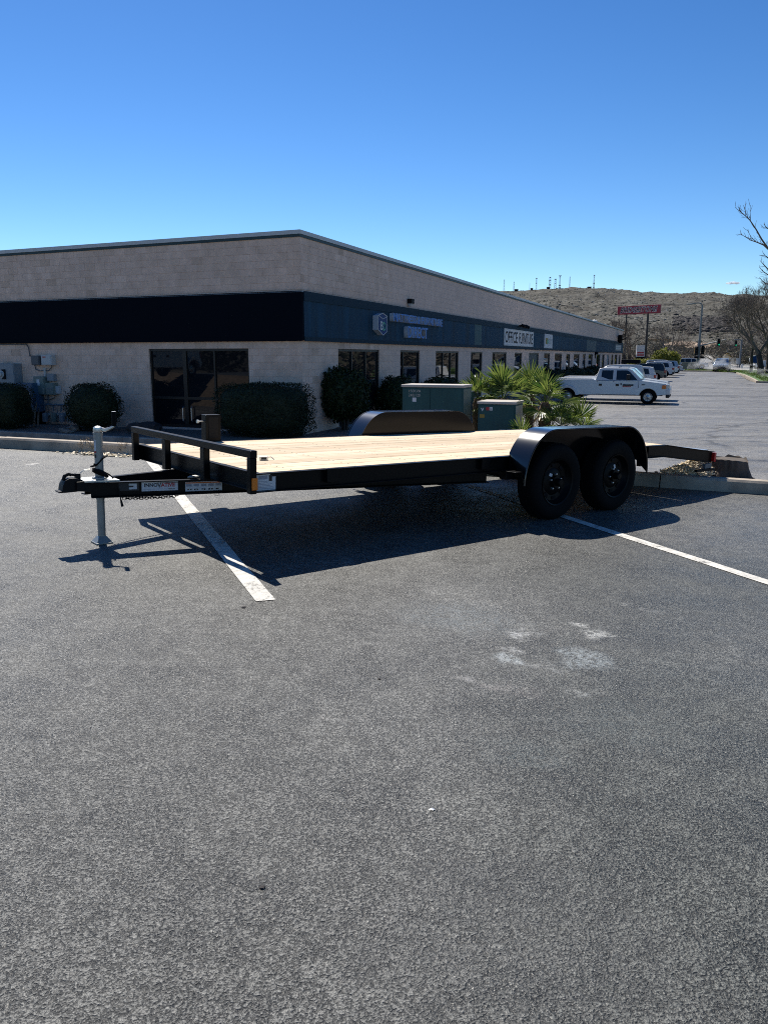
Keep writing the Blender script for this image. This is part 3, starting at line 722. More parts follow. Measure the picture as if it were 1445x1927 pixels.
# spare tyre mount standing on the far rail
p = tplane(397, 812, (0, W_+.05, 0), (0, 1, 0)); a0 = tplane(384, 812, (0, W_+.05, 0), (0, 1, 0)).x; a1 = tplane(412, 812, (0, W_+.05, 0), (0, 1, 0)).x
zt2 = tplane(398, 780, (0, W_+.05, 0), (0, 1, 0)).z
sp = MB().box(a0, a1, W_+.004, W_+.105, ZT_-HF, zt2).build('spare_tyre_mount', 'black_paint', trl, bevel=.006)
MB().box(a0+.025, a1-.03, W_-.0005, W_+.0035, ZT_+.03, zt2-.02).build('face_plate', 'black_steel', sp, bevel=.002)
c_ = tplane(374, 793, (0, W_+.05, 0), (0, 1, 0))
MB().tube([(a0, W_+.05, c_.z), (a0-.07, W_+.05, c_.z)], .009, 8).tube([(a0-.055, W_+.05, c_.z-.001), (a0-.07, W_+.05, c_.z)], .017, 6).build('mount_bolt', 'zinc', sp, smooth=True)
# tongue legs (channels that run under the frame)
LA, LBp = Vector((-.80, .948, 0)), Vector((2.4, .12, 0)); LTOP, LH = .440, .112
for sgn in (1, -1):
    A = LA if sgn == 1 else Vector((LA.x, W_-LA.y, 0)); B = LBp if sgn == 1 else Vector((LBp.x, W_-LBp.y, 0))
    t = (B-A).normalized(); ac = Vector((-t.y, t.x, 0))*sgn
    ac = ac if (ac.y > 0) == (sgn == 1) else -ac
    sweep(MB(), cchan(LH, .05, .008), [(A+Vector((0, 0, LTOP)), ac), (B+Vector((0, 0, LTOP)), ac)]).build('tongue_beam', 'black_paint', trl, bevel=.002, seg=1)
t = (LBp-LA).normalized(); LN = Vector((t.y, -t.x, 0)).normalized()   # outward (towards camera)
WEB = LA-LN*.0415                    # a point on the outward face of the web
def legp(u, v, off=0.): return tplane(u, v, WEB+LN*off, LN)
def leg_decal(u0, u1, v0, v1, m, off, name, par):
    p0 = legp(u0, (v0+v1)/2, off); p1 = legp(u1, (v0+v1)/2, off); z1 = legp((u0+u1)/2, v0, off).z; z0 = legp((u0+u1)/2, v1, off).z
    z1 = min(z1, LTOP-.010); z0 = max(z0, LTOP-LH+.010)
    q = [Vector((p.x, p.y, 0))+LN*o_ for p in (p0, p1) for o_ in (0, .0012)]
    vs = [Vector((x.x, x.y, z)) for z in (z0, z1) for x in (q[0], q[2], q[3], q[1])]
    o = MB().add(vs, [(0, 3, 2, 1), (4, 5, 6, 7), (0, 1, 5, 4), (1, 2, 6, 5), (2, 3, 7, 6), (3, 0, 4, 7)]).build(name, m, par)
    return o, (Vector((p0.x, p0.y, 0))+Vector((p1.x, p1.y, 0)))/2, z0, z1, (p1-p0).length
o, c0, z0, z1, wd = leg_decal(267, 335, 905.5, 923.5, 'decal_white', .0003, 'name_decal', trl)
def on_leg(c, s, z, off): p = c+t*s+LN*off; return frame_mtx((p.x, p.y, z), t, (0, 0, 1))
hh = z1-z0; zc = (z0+z1)/2+.008
text('INNO', hh*.53, 'decal_ink', o, on_leg(c0, -wd*.245, zc, .0018), .0003, .0012, .98)
text('V', hh*.72, 'decal_ink', o, on_leg(c0, -wd*.015, zc-.004, .0018), .0003, .0012, .82)
text('ATIVE', hh*.53, 'decal_red', o, on_leg(c0, wd*.225, zc-.002, .0018), .0003, .0014, 1.02)
text('TRAILER', hh*.17, 'decal_ink', o, on_leg(c0, wd*.32, z0+hh*.17, .0018), .0003, .0002, 1.15)
MB().box(-wd*.16, wd*.42, -.0018, .0018, 0, .0005).build('underline', 'decal_ink', o, mtx=on_leg(c0, 0.02, z1-.011, .0016))
MB().box(-wd*.45, wd*.2, -.001, .001, 0, .0005).build('underline', 'decal_grey', o, mtx=on_leg(c0, 0, z0+.014, .0016))
o, c1, z0, z1, wd1 = leg_decal(349, 418, 906, 923.5, 'decal_white', .0003, 'warning_decal', trl)
MB().box(-wd1/2+.004, wd1/2-.004, -.0045, .0045, 0, .0005).build('warning_stripe', 'decal_orange', o, mtx=on_leg(c1, 0, z1-.008, .0016))
for i in range(5):
    s = (i-2)*wd1/5
    MB().box(-wd1*.075, wd1*.075, -.009, .009, 0, .0005).build('warning_text_panel', 'decal_grey', o, mtx=on_leg(c1, s, z1-.026, .0016))
    pm_ = MB()
    for k in range(4):
        x = rg.uniform(-.016, .016); pm_.box(x-.006, x+.006, -.004+rg.uniform(-.006, .006), .002, 0, .0005)
    pm_.build('warning_pictogram', 'decal_ink', o, mtx=on_leg(c1, s, z0+.016, .0016))
o, c2, z0, z1, wd2 = leg_decal(224, 262, 905.5, 923.5, 'decal_ink', .0003, 'hitch_decal', trl)
MB().box(-.02, .035, -.021, .021, 0, .0005).build('hitch_diagram', 'decal_white', o, mtx=on_leg(c2, .02, (z0+z1)/2, .0016))
MB().box(-.03, .012, -.006, .006, 0, .0005).build('hitch_ball_shape', 'decal_ink', o, mtx=on_leg(c2, .02, (z0+z1)/2, .0022))
# plate between the legs, coupler
CB = W_/2
tip = tplane(126, 905, (0, CB-.045, 0), (0, 1, 0)); ax_ = tip.x; print('coupler', ax_)
MB().prism([(-.60, CB-.13), (-.835, CB-.085), (-.835, CB+.085), (-.60, CB+.13)], LTOP+.001, LTOP+.012, 'xy').build('jack_plate', 'zinc', trl)
ct = MB()
for s in (-1, 1): ct.prism([(-.70, .02), (-.84, .040), (-.885, .045), (-.885, .112), (-.70, .112)], CB+s*.066-.006, CB+s*.066+.006, 'xz')
ct.v = [(x, y, z+LTOP-.105) for x, y, z in ct.v]
cpl = ct.build('coupler', 'black_steel', trl, bevel=.003)
cs = MB(); zc0 = .378
prof = [(-.835, .0), (-.835, .078), (-.885, .092), (-.925, .094), (-.955, .078), (-.972, .045), (-.978, .008), (-1.002, .002), (-1.002, -.005), (-.96, -.006), (-.88, -.004)]
cs.prism([(x, z+zc0) for x, z in prof], CB-.050, CB+.050, 'xz')
cs.build('coupler_socket', 'black_steel', cpl, bevel=.012, smooth=True)
la = MB(); lz = zc0+.085
la.tube([(-.955, CB, lz-.01), (-.945, CB, lz+.022), (-.918, CB, lz+.034), (-.895, CB, lz+.026)], [.013, .014, .013, .012], 8)
la.tube([(-.897, CB, lz+.03), (-.865, CB, lz+.022)], .010, 8)
la.box(-.872, -.838, CB-.02, CB+.02, lz-.006, lz+.036)
la.build('coupler_latch', 'black_steel', cpl, bevel=.005)
MB().tube([(-.842, CB, lz+.03), (-.815, CB, lz+.052), (-.80, CB, lz+.058), (-.765, CB, lz+.060)], .004, 6).build('latch_pin', 'zinc', cpl, smooth=True)
# jack
JA = -.699; jr = .0305; JG = -.029
jk = thing('jack', None, None); jk.parent = trl; jk.location = (JA, CB, 0)
MB().lathe([(jr, .30), (jr, .772), (jr+.004, .772), (jr+.004, .785), (.0, .787)], 24, caps=False).lathe([(.052, LTOP+.013), (.052, LTOP+.022), (.036, LTOP+.03)], 24).build('jack_tube', 'jack_grey', jk, smooth=True)
MB().lathe([(.028, JG+.04), (.028, .31)], 24).build('jack_leg', 'jack_grey', jk, smooth=True)
ft = MB(); ft.box(-.062, .062, -.062, .062, JG, JG+.012)
ft.add([(-.058, -.058, JG+.012), (.058, -.058, JG+.012), (.058, .058, JG+.012), (-.058, .058, JG+.012), (-.026, -.026, JG+.055), (.026, -.026, JG+.055), (.026, .026, JG+.055), (-.026, .026, JG+.055)], [(0, 1, 5, 4), (1, 2, 6, 5), (2, 3, 7, 6), (3, 0, 4, 7), (4, 5, 6, 7)])
ft.build('jack_foot', 'jack_grey', jk, bevel=.003)
# crank: runs towards the deck in the picture, grip standing up at its end
dv = (TI.to_3x3() @ Vector((1, .12, 0))); dv.z = 0; dv.normalize()
hz = .80; G = dv*.115
MB().lathe([(.012, .785), (.03, .787), (.034, .80), (.03, .822), (.016, .832), (0, .833)], 16).build('crank_gear', 'zinc', jk, smooth=True)
MB().tube([Vector((0, 0, hz+.012)), dv*.05+Vector((0, 0, hz+.004)), dv*.085+Vector((0, 0, hz+.018)), G+Vector((0, 0, hz+.034))], [.016, .015, .011, .009], 8).build('crank_arm', 'zinc', jk, smooth=True)
MB().lathe([(.006, hz+.03), (.014, hz+.036), (.017, hz+.05), (.0165, hz+.128), (.015, hz+.136), (0, hz+.137)], 14, c=(G.x, G.y, 0)).build('crank_grip', 'rubber', jk, smooth=True)
MB().lathe([(.0005, 0), (.0148, .0008), (.0148, .0016), (0, .002)], 14, c=(G.x, G.y, hz+.137)).build('grip_sunlit_top', 'decal_white', jk)  # white disc painted for sunlight on top of the black grip
vd = (TI.to_3x3() @ (EYE-trl.matrix_world @ Vector((JA, CB, .6)))); va = math.atan2(vd.y, vd.x)
def jdecal(z0, z1, a0, a1, m, nm):
    n = 8; vs = []
    for i in range(n+1):
        a = va+a0+(a1-a0)*i/n
        for z in (z0, z1): vs.append(((jr+.0008)*math.cos(a), (jr+.0008)*math.sin(a), z))
    MB().add(vs, [(2*i, 2*i+2, 2*i+3, 2*i+1) for i in range(n)]).build(nm, m, jk, fix=False)
jdecal(.655, .735, -1.25, -.55, 'decal_white', 'jack_label'); jdecal(.64, .652, -1.25, -.55, 'decal_red', 'jack_label'); jdecal(.605, .63, -1.25, -.6, 'decal_ink', 'jack_label'); jdecal(.715, .73, -1.2, -.75, 'decal_grey', 'jack_label')
# wiring loop with plug round the jack
cb = MB(); pts = []
for i in range(16):
    a = va+2.6-i*.36; r_ = .046+.012*math.sin(i*.7); pts.append((JA+r_*math.cos(a), CB+r_*math.sin(a), .60-.0015*i*i*.25+.02*math.sin(i*.5)))
pl = tplane(190, 885, (0, CB-.05, 0), (0, 1, 0)); pe = tplane(206, 893, (0, CB-.05, 0), (0, 1, 0))
pts += [tuple(tplane(178, 873, (0, CB-.06, 0), (0, 1, 0))), tuple(tplane(175, 882, (0, CB-.06, 0), (0, 1, 0))), tuple(pl), tuple(pe), tuple(tplane(214, 900, (0, CB-.04, 0), (0, 1, 0)))]
wr_ = cb.tube(pts, .0055, 6).build('wiring_loom', 'rubber', trl, smooth=True)
MB().tube([tplane(176, 884, (0, CB-.062, 0), (0, 1, 0)), tplane(182, 887, (0, CB-.06, 0), (0, 1, 0)), tplane(197, 893, (0, CB-.055, 0), (0, 1, 0)), tplane(204, 897, (0, CB-.05, 0), (0, 1, 0))], [.016, .019, .016, .009], 10).build('plug', 'rubber', wr_, smooth=True)
# chains below the near leg and breakaway pin
def chain(p0, p1, n, sag, parent):
    mb = MB(); p0, p1 = Vector(p0), Vector(p1)
    for i in range(n):
        f = (i+.5)/n; c = p0+(p1-p0)*f-Vector((0, 0, sag*4*f*(1-f)+rg.uniform(0, .004))); d = (p1-p0).normalized(); sd = d.cross(Vector((0, 0, 1))).normalized()
        up = Vector((0, 0, 1)) if i % 2 == 0 else sd
        l = (p1-p0).length/n*.78; wv = .0085
        pt = []
        for k in range(9):
            a = 2*math.pi*k/8; pt.append(c+d*l*math.cos(a)+up*wv*math.sin(a)*1.25)
        mb.tube(pt, .0028, 5, False)
    return mb.build('safety_chain', 'black_steel', parent, smooth=True)
q0, q1 = legp(232, 930, .02), legp(335, 931, .02); q0.z = LTOP-LH-.009; q1.z = LTOP-LH-.007
chain(q0, q1, 20, .006, trl)
q2 = legp(352, 931, -.1); q2.z = LTOP-LH-.01; chain(q2+Vector((-.5, .3, -.01)), q2+Vector((.1, .45, -.06)), 22, .03, trl)
h0, h1 = legp(225, 927, .045), legp(231, 953, .045)
MB().tube([h0+Vector((0, 0, .03)), h0, h0+(h1-h0)*.55], .004, 6).tube([h0+(h1-h0)*.5, h1], [.0055, .010], 8).build('chain_hook', 'black_steel', trl, smooth=True)
w0 = legp(404, 927, .03); MB().tube([w0+Vector((-.01, 0, .02)), w0+Vector((.0, 0, -.02)), w0+Vector((.03, 0, -.024)), w0+Vector((.04, 0, .015))], .0018, 5).build('loose_wire', 'black_steel', trl, smooth=True)
# something pale lying on the tongue between the legs (folded bracket)
q = tplane(372, 896, (0, 0, LTOP+.01), (0, 0, 1))
MB().prism([(-.09, -.02), (.09, -.035), (.1, .0), (.02, .045), (-.05, .03)], 0, .012, 'xy').build('tongue_bracket', 'zinc', trl, mtx=Matrix.Translation((q.x, q.y, LTOP+.002)))
# side details
k0 = tplane(470, 911, (0, -.002, 0), (0, 1, 0)); k1 = tplane(480.5, 911, (0, -.002, 0), (0, 1, 0)); kz1 = tplane(475, 899.5, (0, -.002, 0), (0, 1, 0)).z; kz0 = tplane(475, 923, (0, -.002, 0), (0, 1, 0)).z
MB().box(-.0455, -.002, -.014, -.002, kz0, kz1).build('marker_light', 'amber', trl, bevel=.004)
v0, v1 = tplane(486, 905, (0, .034, 0), (0, 1, 0)), tplane(523, 905, (0, .034, 0), (0, 1, 0))
vin = MB().box(.008, .008+(v1.x-v0.x), .0335, .0348, ZT_-.122, ZT_-.012).build('spec_decal', 'decal_white', trl)
MB().box(.03, .10, .0328, .0334, ZT_-.045, ZT_-.02).build('spec_text_block', 'decal_grey', vin)
for i in range(6): MB().box(.016, .016+rg.uniform(.08, .14), .0328, .0334, ZT_-.112+i*.010, ZT_-.1085+i*.010).build('spec_text_line', 'decal_grey', vin)
MB().box(.11, .135, .0327, .0334, ZT_-.06, ZT_-.018).build('spec_tyre_mark', 'decal_ink', vin)
MB().box(v1.x-.06, v1.x+.02, .0328, .0349, ZT_-.03, ZT_-.010).build('rail_tag', 'black_steel', trl)
# stake pockets
for a in (.62, 2.22, 4.72):
    for b0, s in ((0, 1), (W_, -1)):
        MB().box(a-.05, a+.05, b0-.006*s-.002, b0+.036*s, ZT_-.10, ZT_+.003).build('stake_pocket', 'black_paint', trl, bevel=.004)
# axles, springs, hubs
for a in (AX1, AX1+AXS): MB().tube([(a, .0, RW), (a, W_, RW)], .038, 12).build('axle', 'black_steel', trl, smooth=True)
for b in (.06, W_-.06):
    MB().tube([(AX1-.35, b, .44), (AX1, b, RW+.07), (AX1+AXS/2, b, .43), (AX1+AXS, b, RW+.07), (AX1+AXS+.35, b, .44)], .022, 6).build('leaf_spring', 'black_steel', trl)
    MB().box(AX1-.42, AX1-.30, b-.04, b+.04, .36, ZT_-HF).build('spring_hanger', 'black_steel', trl, bevel=.004)
def tyre_mesh():
    w_ = .103; r = RW
    return MB().lathe([(.205, -w_*.86), (.235, -w_*.98), (.285, -w_*1.02), (.318, -w_*.96), (.336, -w_*.82), (r, -w_*.6), (r, w_*.6), (.336, w_*.82), (.318, w_*.96), (.285, w_*1.02), (.235, w_*.98), (.205, w_*.86)], 48, 'y', caps=False)
tyre_me = tyre_mesh().mesh('tyre', 'rubber', True)
tr_ = MB()
for k in range(60):
    a = 2*math.pi*k/60
    for y0, y1, da in ((-.062, -.024, 0), (-.018, .018, .04), (.024, .062, 0)):
        mt = Matrix.Rotation(-a-da, 4, 'Y'); tr_.box(-.011, .011, y0, y1, RW-.001, RW+.006, mt)
tread_me = tr_.mesh('tread', 'rubber')
rim = MB().lathe([(.212, -.10), (.200, -.094), (.190, -.07), (.170, -.045), (.125, -.038), (.10, -.052), (.055, -.056), (.054, -.085), (.0, -.088)], 36, 'y', caps=False)
rim.lathe([(.212, -.10), (.205, .09)], 36, 'y', caps=False)
rim_me = rim.mesh('rim', 'rim_black', True)
hub_me = MB().lathe([(.034, -.085), (.034, -.125), (.028, -.135), (0, -.136)], 18, 'y', caps=False).mesh('hub_cap', 'rim_black', True)
lug_me = MB().lathe([(.011, -.05), (.011, -.075), (.007, -.082), (0, -.083)], 6, 'y', caps=False).mesh('lug_nut', 'zinc')
hol = MB()
for k in range(8):
    a = 2*math.pi*(k+.5)/8; mt = Matrix.Rotation(-a, 4, 'Y'); hol.box(-.024, .024, -.049, -.035, .135, .163, mt)
hole_me = hol.mesh('rim_slot', 'sign_black')
for a in (AX1, AX1+AXS):
    for s, b in ((1, -.128), (-1, W_+.128)):
        wh = thing('wheel', None, None); wh.parent = trl
        wh.matrix_local = Matrix.Translation((a, b, RW)) @ Matrix.Rotation((0 if s == 1 else math.pi)+0, 4, 'Z') @ Matrix.Rotation(.5+a, 4, 'Y')
        inst('tyre', tyre_me, wh); inst('tread', tread_me, wh); inst('rim', rim_me, wh); inst('hub_cap', hub_me, wh); inst('rim_slot', hole_me, wh)
        for k in range(5):
            an = 2*math.pi*k/5; inst('lug_nut', lug_me, wh, Matrix.Translation((.07*math.cos(an), -.0, .07*math.sin(an))))
        if s == 1: MB().box(-.021, .021, -.1372, -.1362, -.013, .013).build('hub_glint', 'decal_white', wh, mtx=Matrix.Translation((.075, .078, -.045)))  # white patch painting a reflection on the black wheel
# fenders
def fpath(n=14):
    P = []
    hb, ht = 1.84/2, 1.06/2
    for i in range(n+1):
        t_ = math.pi/2*i/n; P.append((XC-hb+(hb-ht)*(1-math.cos(t_)), FB+(FZ-FB)*math.sin(t_)))
    return P+[(2*XC-x, z) for x, z in P[::-1]]
FP = fpath()
zin = ZT_+.002
def clampz(i):
    x, z = FP[i]
    if z >= zin: return x, z
    rng = range(i, len(FP)) if i < len(FP)/2 else range(i, -1, -1)
    for j in rng:
        if FP[j][1] >= zin: return FP[j][0], FP[j][1]-.0
for s, b0 in ((-1, -.001), (1, W_+.001)):
    mb = MB(); vs = []; n = len(FP)
    for i, (x, z) in enumerate(FP):
        xi, zi = clampz(i)
        cx_, cz_ = XC-x, .42-z; l = math.hypot(cx_, cz_); nx, nz = cx_/l*.004, cz_/l*.004
        for f in (0, .34, .67, 1.):
            vs.append((xi+(x-xi)*f, b0+s*FO*f, zi+(z-zi)*f))
        for f in (1., .67, .34, 0):
            vs.append((xi+(x-xi)*f+nx, b0+s*FO*f, zi+(z-zi)*f+nz))
    k = 8; fs = [(i*k+j, (i+1)*k+j, (i+1)*k+(j+1) % k, i*k+(j+1) % k) for i in range(n-1) for j in range(k)]
    fs += [tuple(range(k)), tuple(range(n*k-1, n*k-k-1, -1))]
    fe = mb.add(vs, fs).build('fender', 'fender_paint', trl, smooth=True)
    MB().tube([(x, b0+s*(FO-.004), z-.004) for x, z in FP], .0085, 8).build('fender_lip', 'fender_paint', fe, smooth=True)
    top = [(x, z-.005) for x, z in FP if z >= zin]
    poly = [(top[0][0], ZT_-HF+.0)]+top+[(top[-1][0], ZT_-HF)]
    MB().prism(poly, b0+s*.0015, b0+s*.0065, 'xz').build('fender_back_plate', 'gloss_plate', fe)
    br = MB(); xb = FP[0][0]-.005
    br.box(xb-.06, xb+.07, min(b0, b0+s*.2), max(b0, b0+s*.2), .452, .46); br.build('fender_step', 'black_paint', fe, bevel=.002)
    xe = FP[-1][0]; MB().box(xe+.004, xe+.03, min(b0+s*.12, b0+s*.16), max(b0+s*.12, b0+s*.16), .40, .50).build('fender_bracket', 'black_steel', fe)
# tail
zr = ZT_-DROOP
for b0, s in ((-.004, 1), (W_+.004, -1)):
    MB().box(LT-.012, LT+.028, min(b0, b0+s*.05), max(b0, b0+s*.05), zr-.118, zr-.012).build('tail_light', 'red_lens', trl, bevel=.006)
MB().box(LT-.20, LT-.06, -.004, .036, zr-.19, zr-HF-.002).build('rear_bracket', 'pipe_grey', trl, bevel=.004)
MB().box(LT-.40, LT-.02, -.02, .02, zr-.215, zr-.192).build('ramp_catch', 'black_steel', trl, bevel=.003)
MB().box(LT-.34, LT-.06, .06, .62, zr+.006, zr+.022).build('tail_plate', 'zinc', trl)
# loose bracket lying on the deck
q = trl.matrix_world @ tplane(497, 866, (0, 0, ZT_), (0, 0, 1))
lb = thing('metal_latch', 'small loose metal latch with a short wire tail lying on the wooden deck', 'latch'); lb.matrix_world = Matrix.Translation(q) @ P2W.to_4x4() @ Matrix.Rotation(.2, 4, 'Z')
MB().box(-.035, .03, -.02, .02, .001, .032).build('latch_body', 'zinc', lb, bevel=.005)
MB().box(-.022, .018, -.0215, -.0205, .008, .024).build('latch_label', 'decal_ink', lb)
MB().tube([(.03, 0, .02), (.05, .005, .026), (.07, .0, .012), (.078, -.005, .005)], .0035, 6).build('latch_wire', 'zinc', lb, smooth=True)
# ================================================================ SIGNS AND LAMPS ON THE RIGHT FACE
def wall_root(name, label, cat, face, s, z, out=.1, group=None):
    p = fpt(face, s, out, z); return thing(name, label, cat, p, 0, group)
def rel(root): return Matrix.Translation(-root.location)
def fb(root, face, s0, s1, o0, o1, z0, z1, name, m, bevel=0, parent=None, label=None):
    D, N = FACE[face]
    vs = [fpt(face, s, o, z)-root.location for s, o, z in ((s0, o0, z0), (s1, o0, z0), (s1, o1, z0), (s0, o1, z0), (s0, o0, z1), (s1, o0, z1), (s1, o1, z1), (s0, o1, z1))]
    return MB().add(vs, [(0, 3, 2, 1), (4, 5, 6, 7), (0, 1, 5, 4), (1, 2, 6, 5), (2, 3, 7, 6), (3, 0, 4, 7)]).build(name, m, parent or root, bevel=bevel, label=label)
def fit_text(s, face, s0, s1, z0, z1, out, m, root, depth=.01, side=None, bold=.0, parent=None, name='lettering', flip=False):
    D, N = FACE[face]
    o = text(s, 1., m, parent or root, Matrix(), depth, bold, 1., side, name)
    me = o.data; xs = [v.co.x for v in me.vertices]; ys = [v.co.y for v in me.vertices]
    sx = (s1-s0)/(max(xs)-min(xs)); sy = (z1-z0)/(max(ys)-min(ys))
    me.transform(Matrix.Translation((-(max(xs)+min(xs))/2, -(max(ys)+min(ys))/2, 0))); me.transform(Matrix.Diagonal((sx, sy, 1, 1)))
    p = fpt(face, (s0+s1)/2, out, (z0+z1)/2)-root.location
    o.matrix_local = frame_mtx(p, D if face == 'R' else -D, (0, 0, 1)); return o
oo = .27
s0, s1 = fsz('R', 741, 600, oo)[0], fsz('R', 833, 608, oo)[0]; z1, z0 = fsz('R', 741, 588.5, oo)[1], fsz('R', 741, 604.5, oo)[1]
sg = wall_root('shop_sign', 'raised blue and white channel letters reading MATTRESS & FURNITURE over DIRECT on the blue band', 'sign', 'R', s0, z0)
fit_text('MATTRESS & FURNITURE', 'R', s0, s1, z0, z1, .185, 'letter_blue', sg, .085, 'letter_side', .012)
s2, s3 = fsz('R', 768, 620, oo)[0], fsz('R', 805, 622, oo)[0]; z3, z2 = fsz('R', 768, 613.5, oo)[1], fsz('R', 768, 635.5, oo)[1]
fit_text('DIRECT', 'R', s2, s3, z2, z3, .185, 'letter_blue', sg, .085, 'letter_side', .012)
HX = [fsz('R', u, v, .30) for u, v in ((719.9, 589.4), (728.2, 595.5), (728.2, 623.7), (720.5, 630.7), (711.6, 620.4), (711.6, 593.3))]; HC = fsz('R', 720.5, 600.5, .30)
lg = wall_root('logo_sign', 'blue six-sided box sign with white edges and two overlapped letters beside the channel letters', 'sign', 'R', HC[0], HX[3][1])
vs = [fpt('R', s, .30, z)-lg.location for s, z in HX]; bk = [fpt('R', s, .102, z)-lg.location for s, z in HX]
MB().add(vs, [(0, 1, 2, 3, 4, 5)]).build('sign_face', 'logo_blue', lg)
MB().add([v-NR*.002 for v in vs]+bk, [(i, (i+1) % 6, (i+1) % 6+6, i+6) for i in range(6)]+[(11, 10, 9, 8, 7, 6)]).build('sign_return', 'letter_side', lg)
ol = MB(); hc = fpt('R', HC[0], .302, HC[1])-lg.location; vv = [v+NR*.002 for v in vs]
for a, b in [(i, (i+1) % 6) for i in range(6)]: ol.tube([vv[a], vv[b]], .014, 4)
ol.tube([vv[5], hc], .012, 4).tube([hc, vv[1]], .012, 4); ol.build('white_edge_line', 'sign_white', lg)
cs_ = HC[0]; zz0, zz1 = fsz('R', 720, 621, .3)[1], fsz('R', 720, 605, .3)[1]; ws = HX[1][0]-HX[5][0]
fit_text('B', 'R', cs_-ws*.30, cs_+ws*.02, zz0, zz1, .306, 'sign_white', lg, .003, None, .01)
fit_text('D', 'R', cs_-ws*.02, cs_+ws*.30, zz0-.02, zz1-.02, .308, 'logo_green', lg, .003, None, .01)
s0, s1 = fsz('R', 948, 634, .13)[0], fsz('R', 1003, 638, .13)[0]; z1, z0 = fsz('R', 948, 617.5, .13)[1], fsz('R', 948, 650, .13)[1]
of = wall_root('banner_sign', 'long white panel sign with black block letters OFFICE FURNITURE on the blue band', 'sign', 'R', s0, z0)
fb(of, 'R', s0, s1, .104, .14, z0, z1, 'panel', 'sign_white')
ww = s1-s0; hz_ = z1-z0
fit_text('OFFICE', 'R', s0+ww*.03, s0+ww*.42, z0+hz_*.16, z1-hz_*.14, .143, 'sign_black', of, .002, None, .012)
fit_text('FURNITURE', 'R', s0+ww*.47, s1-ww*.03, z0+hz_*.16, z1-hz_*.14, .143, 'sign_black', of, .002, None, .012)
for e in range(4):
    fb(of, 'R', *[(s0, s1, .1405, .15, z0, z0+.06), (s0, s1, .1405, .15, z1-.06, z1), (s0, s0+.08, .1405, .151, z0+.061, z1-.061), (s1-.08, s1, .1405, .151, z0+.061, z1-.061)][e], 'border', 'box_white')
s4, s5 = fsz('R', 1024, 640, .13)[0], fsz('R', 1039, 642, .13)[0]; z5, z4 = fsz('R', 1024, 628, .13)[1], fsz('R', 1024, 655, .13)[1]
sm = wall_root('panel_sign', 'small white panel sign with a gold block and green mark, further along the band', 'sign', 'R', s4, z4)
fb(sm, 'R', s4, s5, .104, .14, z4, z5, 'panel', 'sign_white'); w5 = s5-s4; h5 = z5-z4
fb(sm, 'R', s4+w5*.14, s4+w5*.42, .1405, .146, z4+h5*.30, z4+h5*.72, 'gold_block', 'sign_gold'); fb(sm, 'R', s4+w5*.30, s4+w5*.46, .1465, .15, z4+h5*.33, z4+h5*.60, 'green_mark', 'logo_green')
for i in range(4): fb(sm, 'R', s4+w5*.5, s4+w5*.92, .1405, .144, z4+h5*(.36+.09*i), z4+h5*(.40+.09*i), 'text_line', 'box_grey')
s6, s7 = fsz('R', 1157.5, 650, .13)[0], fsz('R', 1168, 652, .13)[0]; z7, z6 = fsz('R', 1157.5, 648, .13)[1], fsz('R', 1157.5, 659.5, .13)[1]
fs_ = wall_root('grey_sign', 'dull grey panel sign at the far end of the blue band', 'sign', 'R', s6, z6)
fb(fs_, 'R', s6, s7, .104, .15, z6, z7, 'panel', 'box_grey')
for i in range(2): fb(fs_, 'R', s6+.4, s7-.4, .1505, .156, z6+(z7-z6)*(.22+.36*i), z6+(z7-z6)*(.42+.36*i), 'text_line', 'box_white')
# lamps
def wallpack(u, v, w_, label):
    s, z = fsz('R', u, v, .15); r = wall_root('wall_lamp', label, 'lamp', 'R', s, z, .0, 'lamps on the block wall')
    fb(r, 'R', s-w_/2, s+w_/2, .014, .20, z-.02, z+.16, 'lamp_body', 'sign_black', .02)
    D, N = FACE['R']; P = lambda a, o_, c: fpt('R', s+a, o_, z+c)-r.location
    MB().add([P(-w_/2+.02, .03, -.02), P(w_/2-.02, .03, -.02), P(w_/2-.02, .19, -.02), P(-w_/2+.02, .19, -.02), P(-w_/2+.05, .04, -.11), P(w_/2-.05, .04, -.11), P(w_/2-.05, .12, -.11), P(-w_/2+.05, .12, -.11)],
        [(4, 5, 6, 7), (0, 1, 5, 4), (1, 2, 6, 5), (2, 3, 7, 6), (3, 0, 4, 7)]).build('lamp_lens', 'box_white', r)
wallpack(775, 570.5, .30, 'black floodlight with a white lens on the block wall above the channel letters')
s, z = fsz('R', 981, 616, .2); r = wall_root('spot_lamp', 'cluster of small dark spot lamps above the long white panel sign', 'lamp', 'R', s, z, .0)
for k in (-.5, 0, .55):
    MB().tube([fpt('R', s+k, .05, z+.05)-r.location, fpt('R', s+k, .35, z+.12)-r.location], .03, 6).tube([fpt('R', s+k, .33, z+.14)-r.location, fpt('R', s+k*1.2, .52, z-.02)-r.location], [.06, .10], 8).build('spot_head', 'sign_black', r)
MB().tube([fpt('R', s-.6, .13, z+.05)-r.location, fpt('R', s+.6, .13, z+.05)-r.location], .03, 6).build('conduit', 'sign_black', r)
s, z = fsz('R', 1121, 665, .1); r = wall_root('wall_camera', 'small dark fixture under the blue band far along the wall', 'fixture', 'R', s, z, .0)
fb(r, 'R', s-.2, s+.2, .002, .3, z-.12, z+.12, 'fixture_body', 'sign_black', .03); fb(r, 'R', s-.05, s+.05, .02, .08, z-.5, z-.121, 'fixture_bracket', 'sign_black')
s, z = fsz('R', 1167, 638, .3); r = wall_root('antenna_bracket', 'dark bracket with thin arms sticking out at the far wall end', 'bracket', 'R', s, z, 0)
for k in (-.25, .1, .3): MB().bar(fpt('R', s, .05, z+k)-r.location, fpt('R', s-3, 1.2, z+k+.25)-r.location, .12, .12).build('arm', 'sign_black', r)
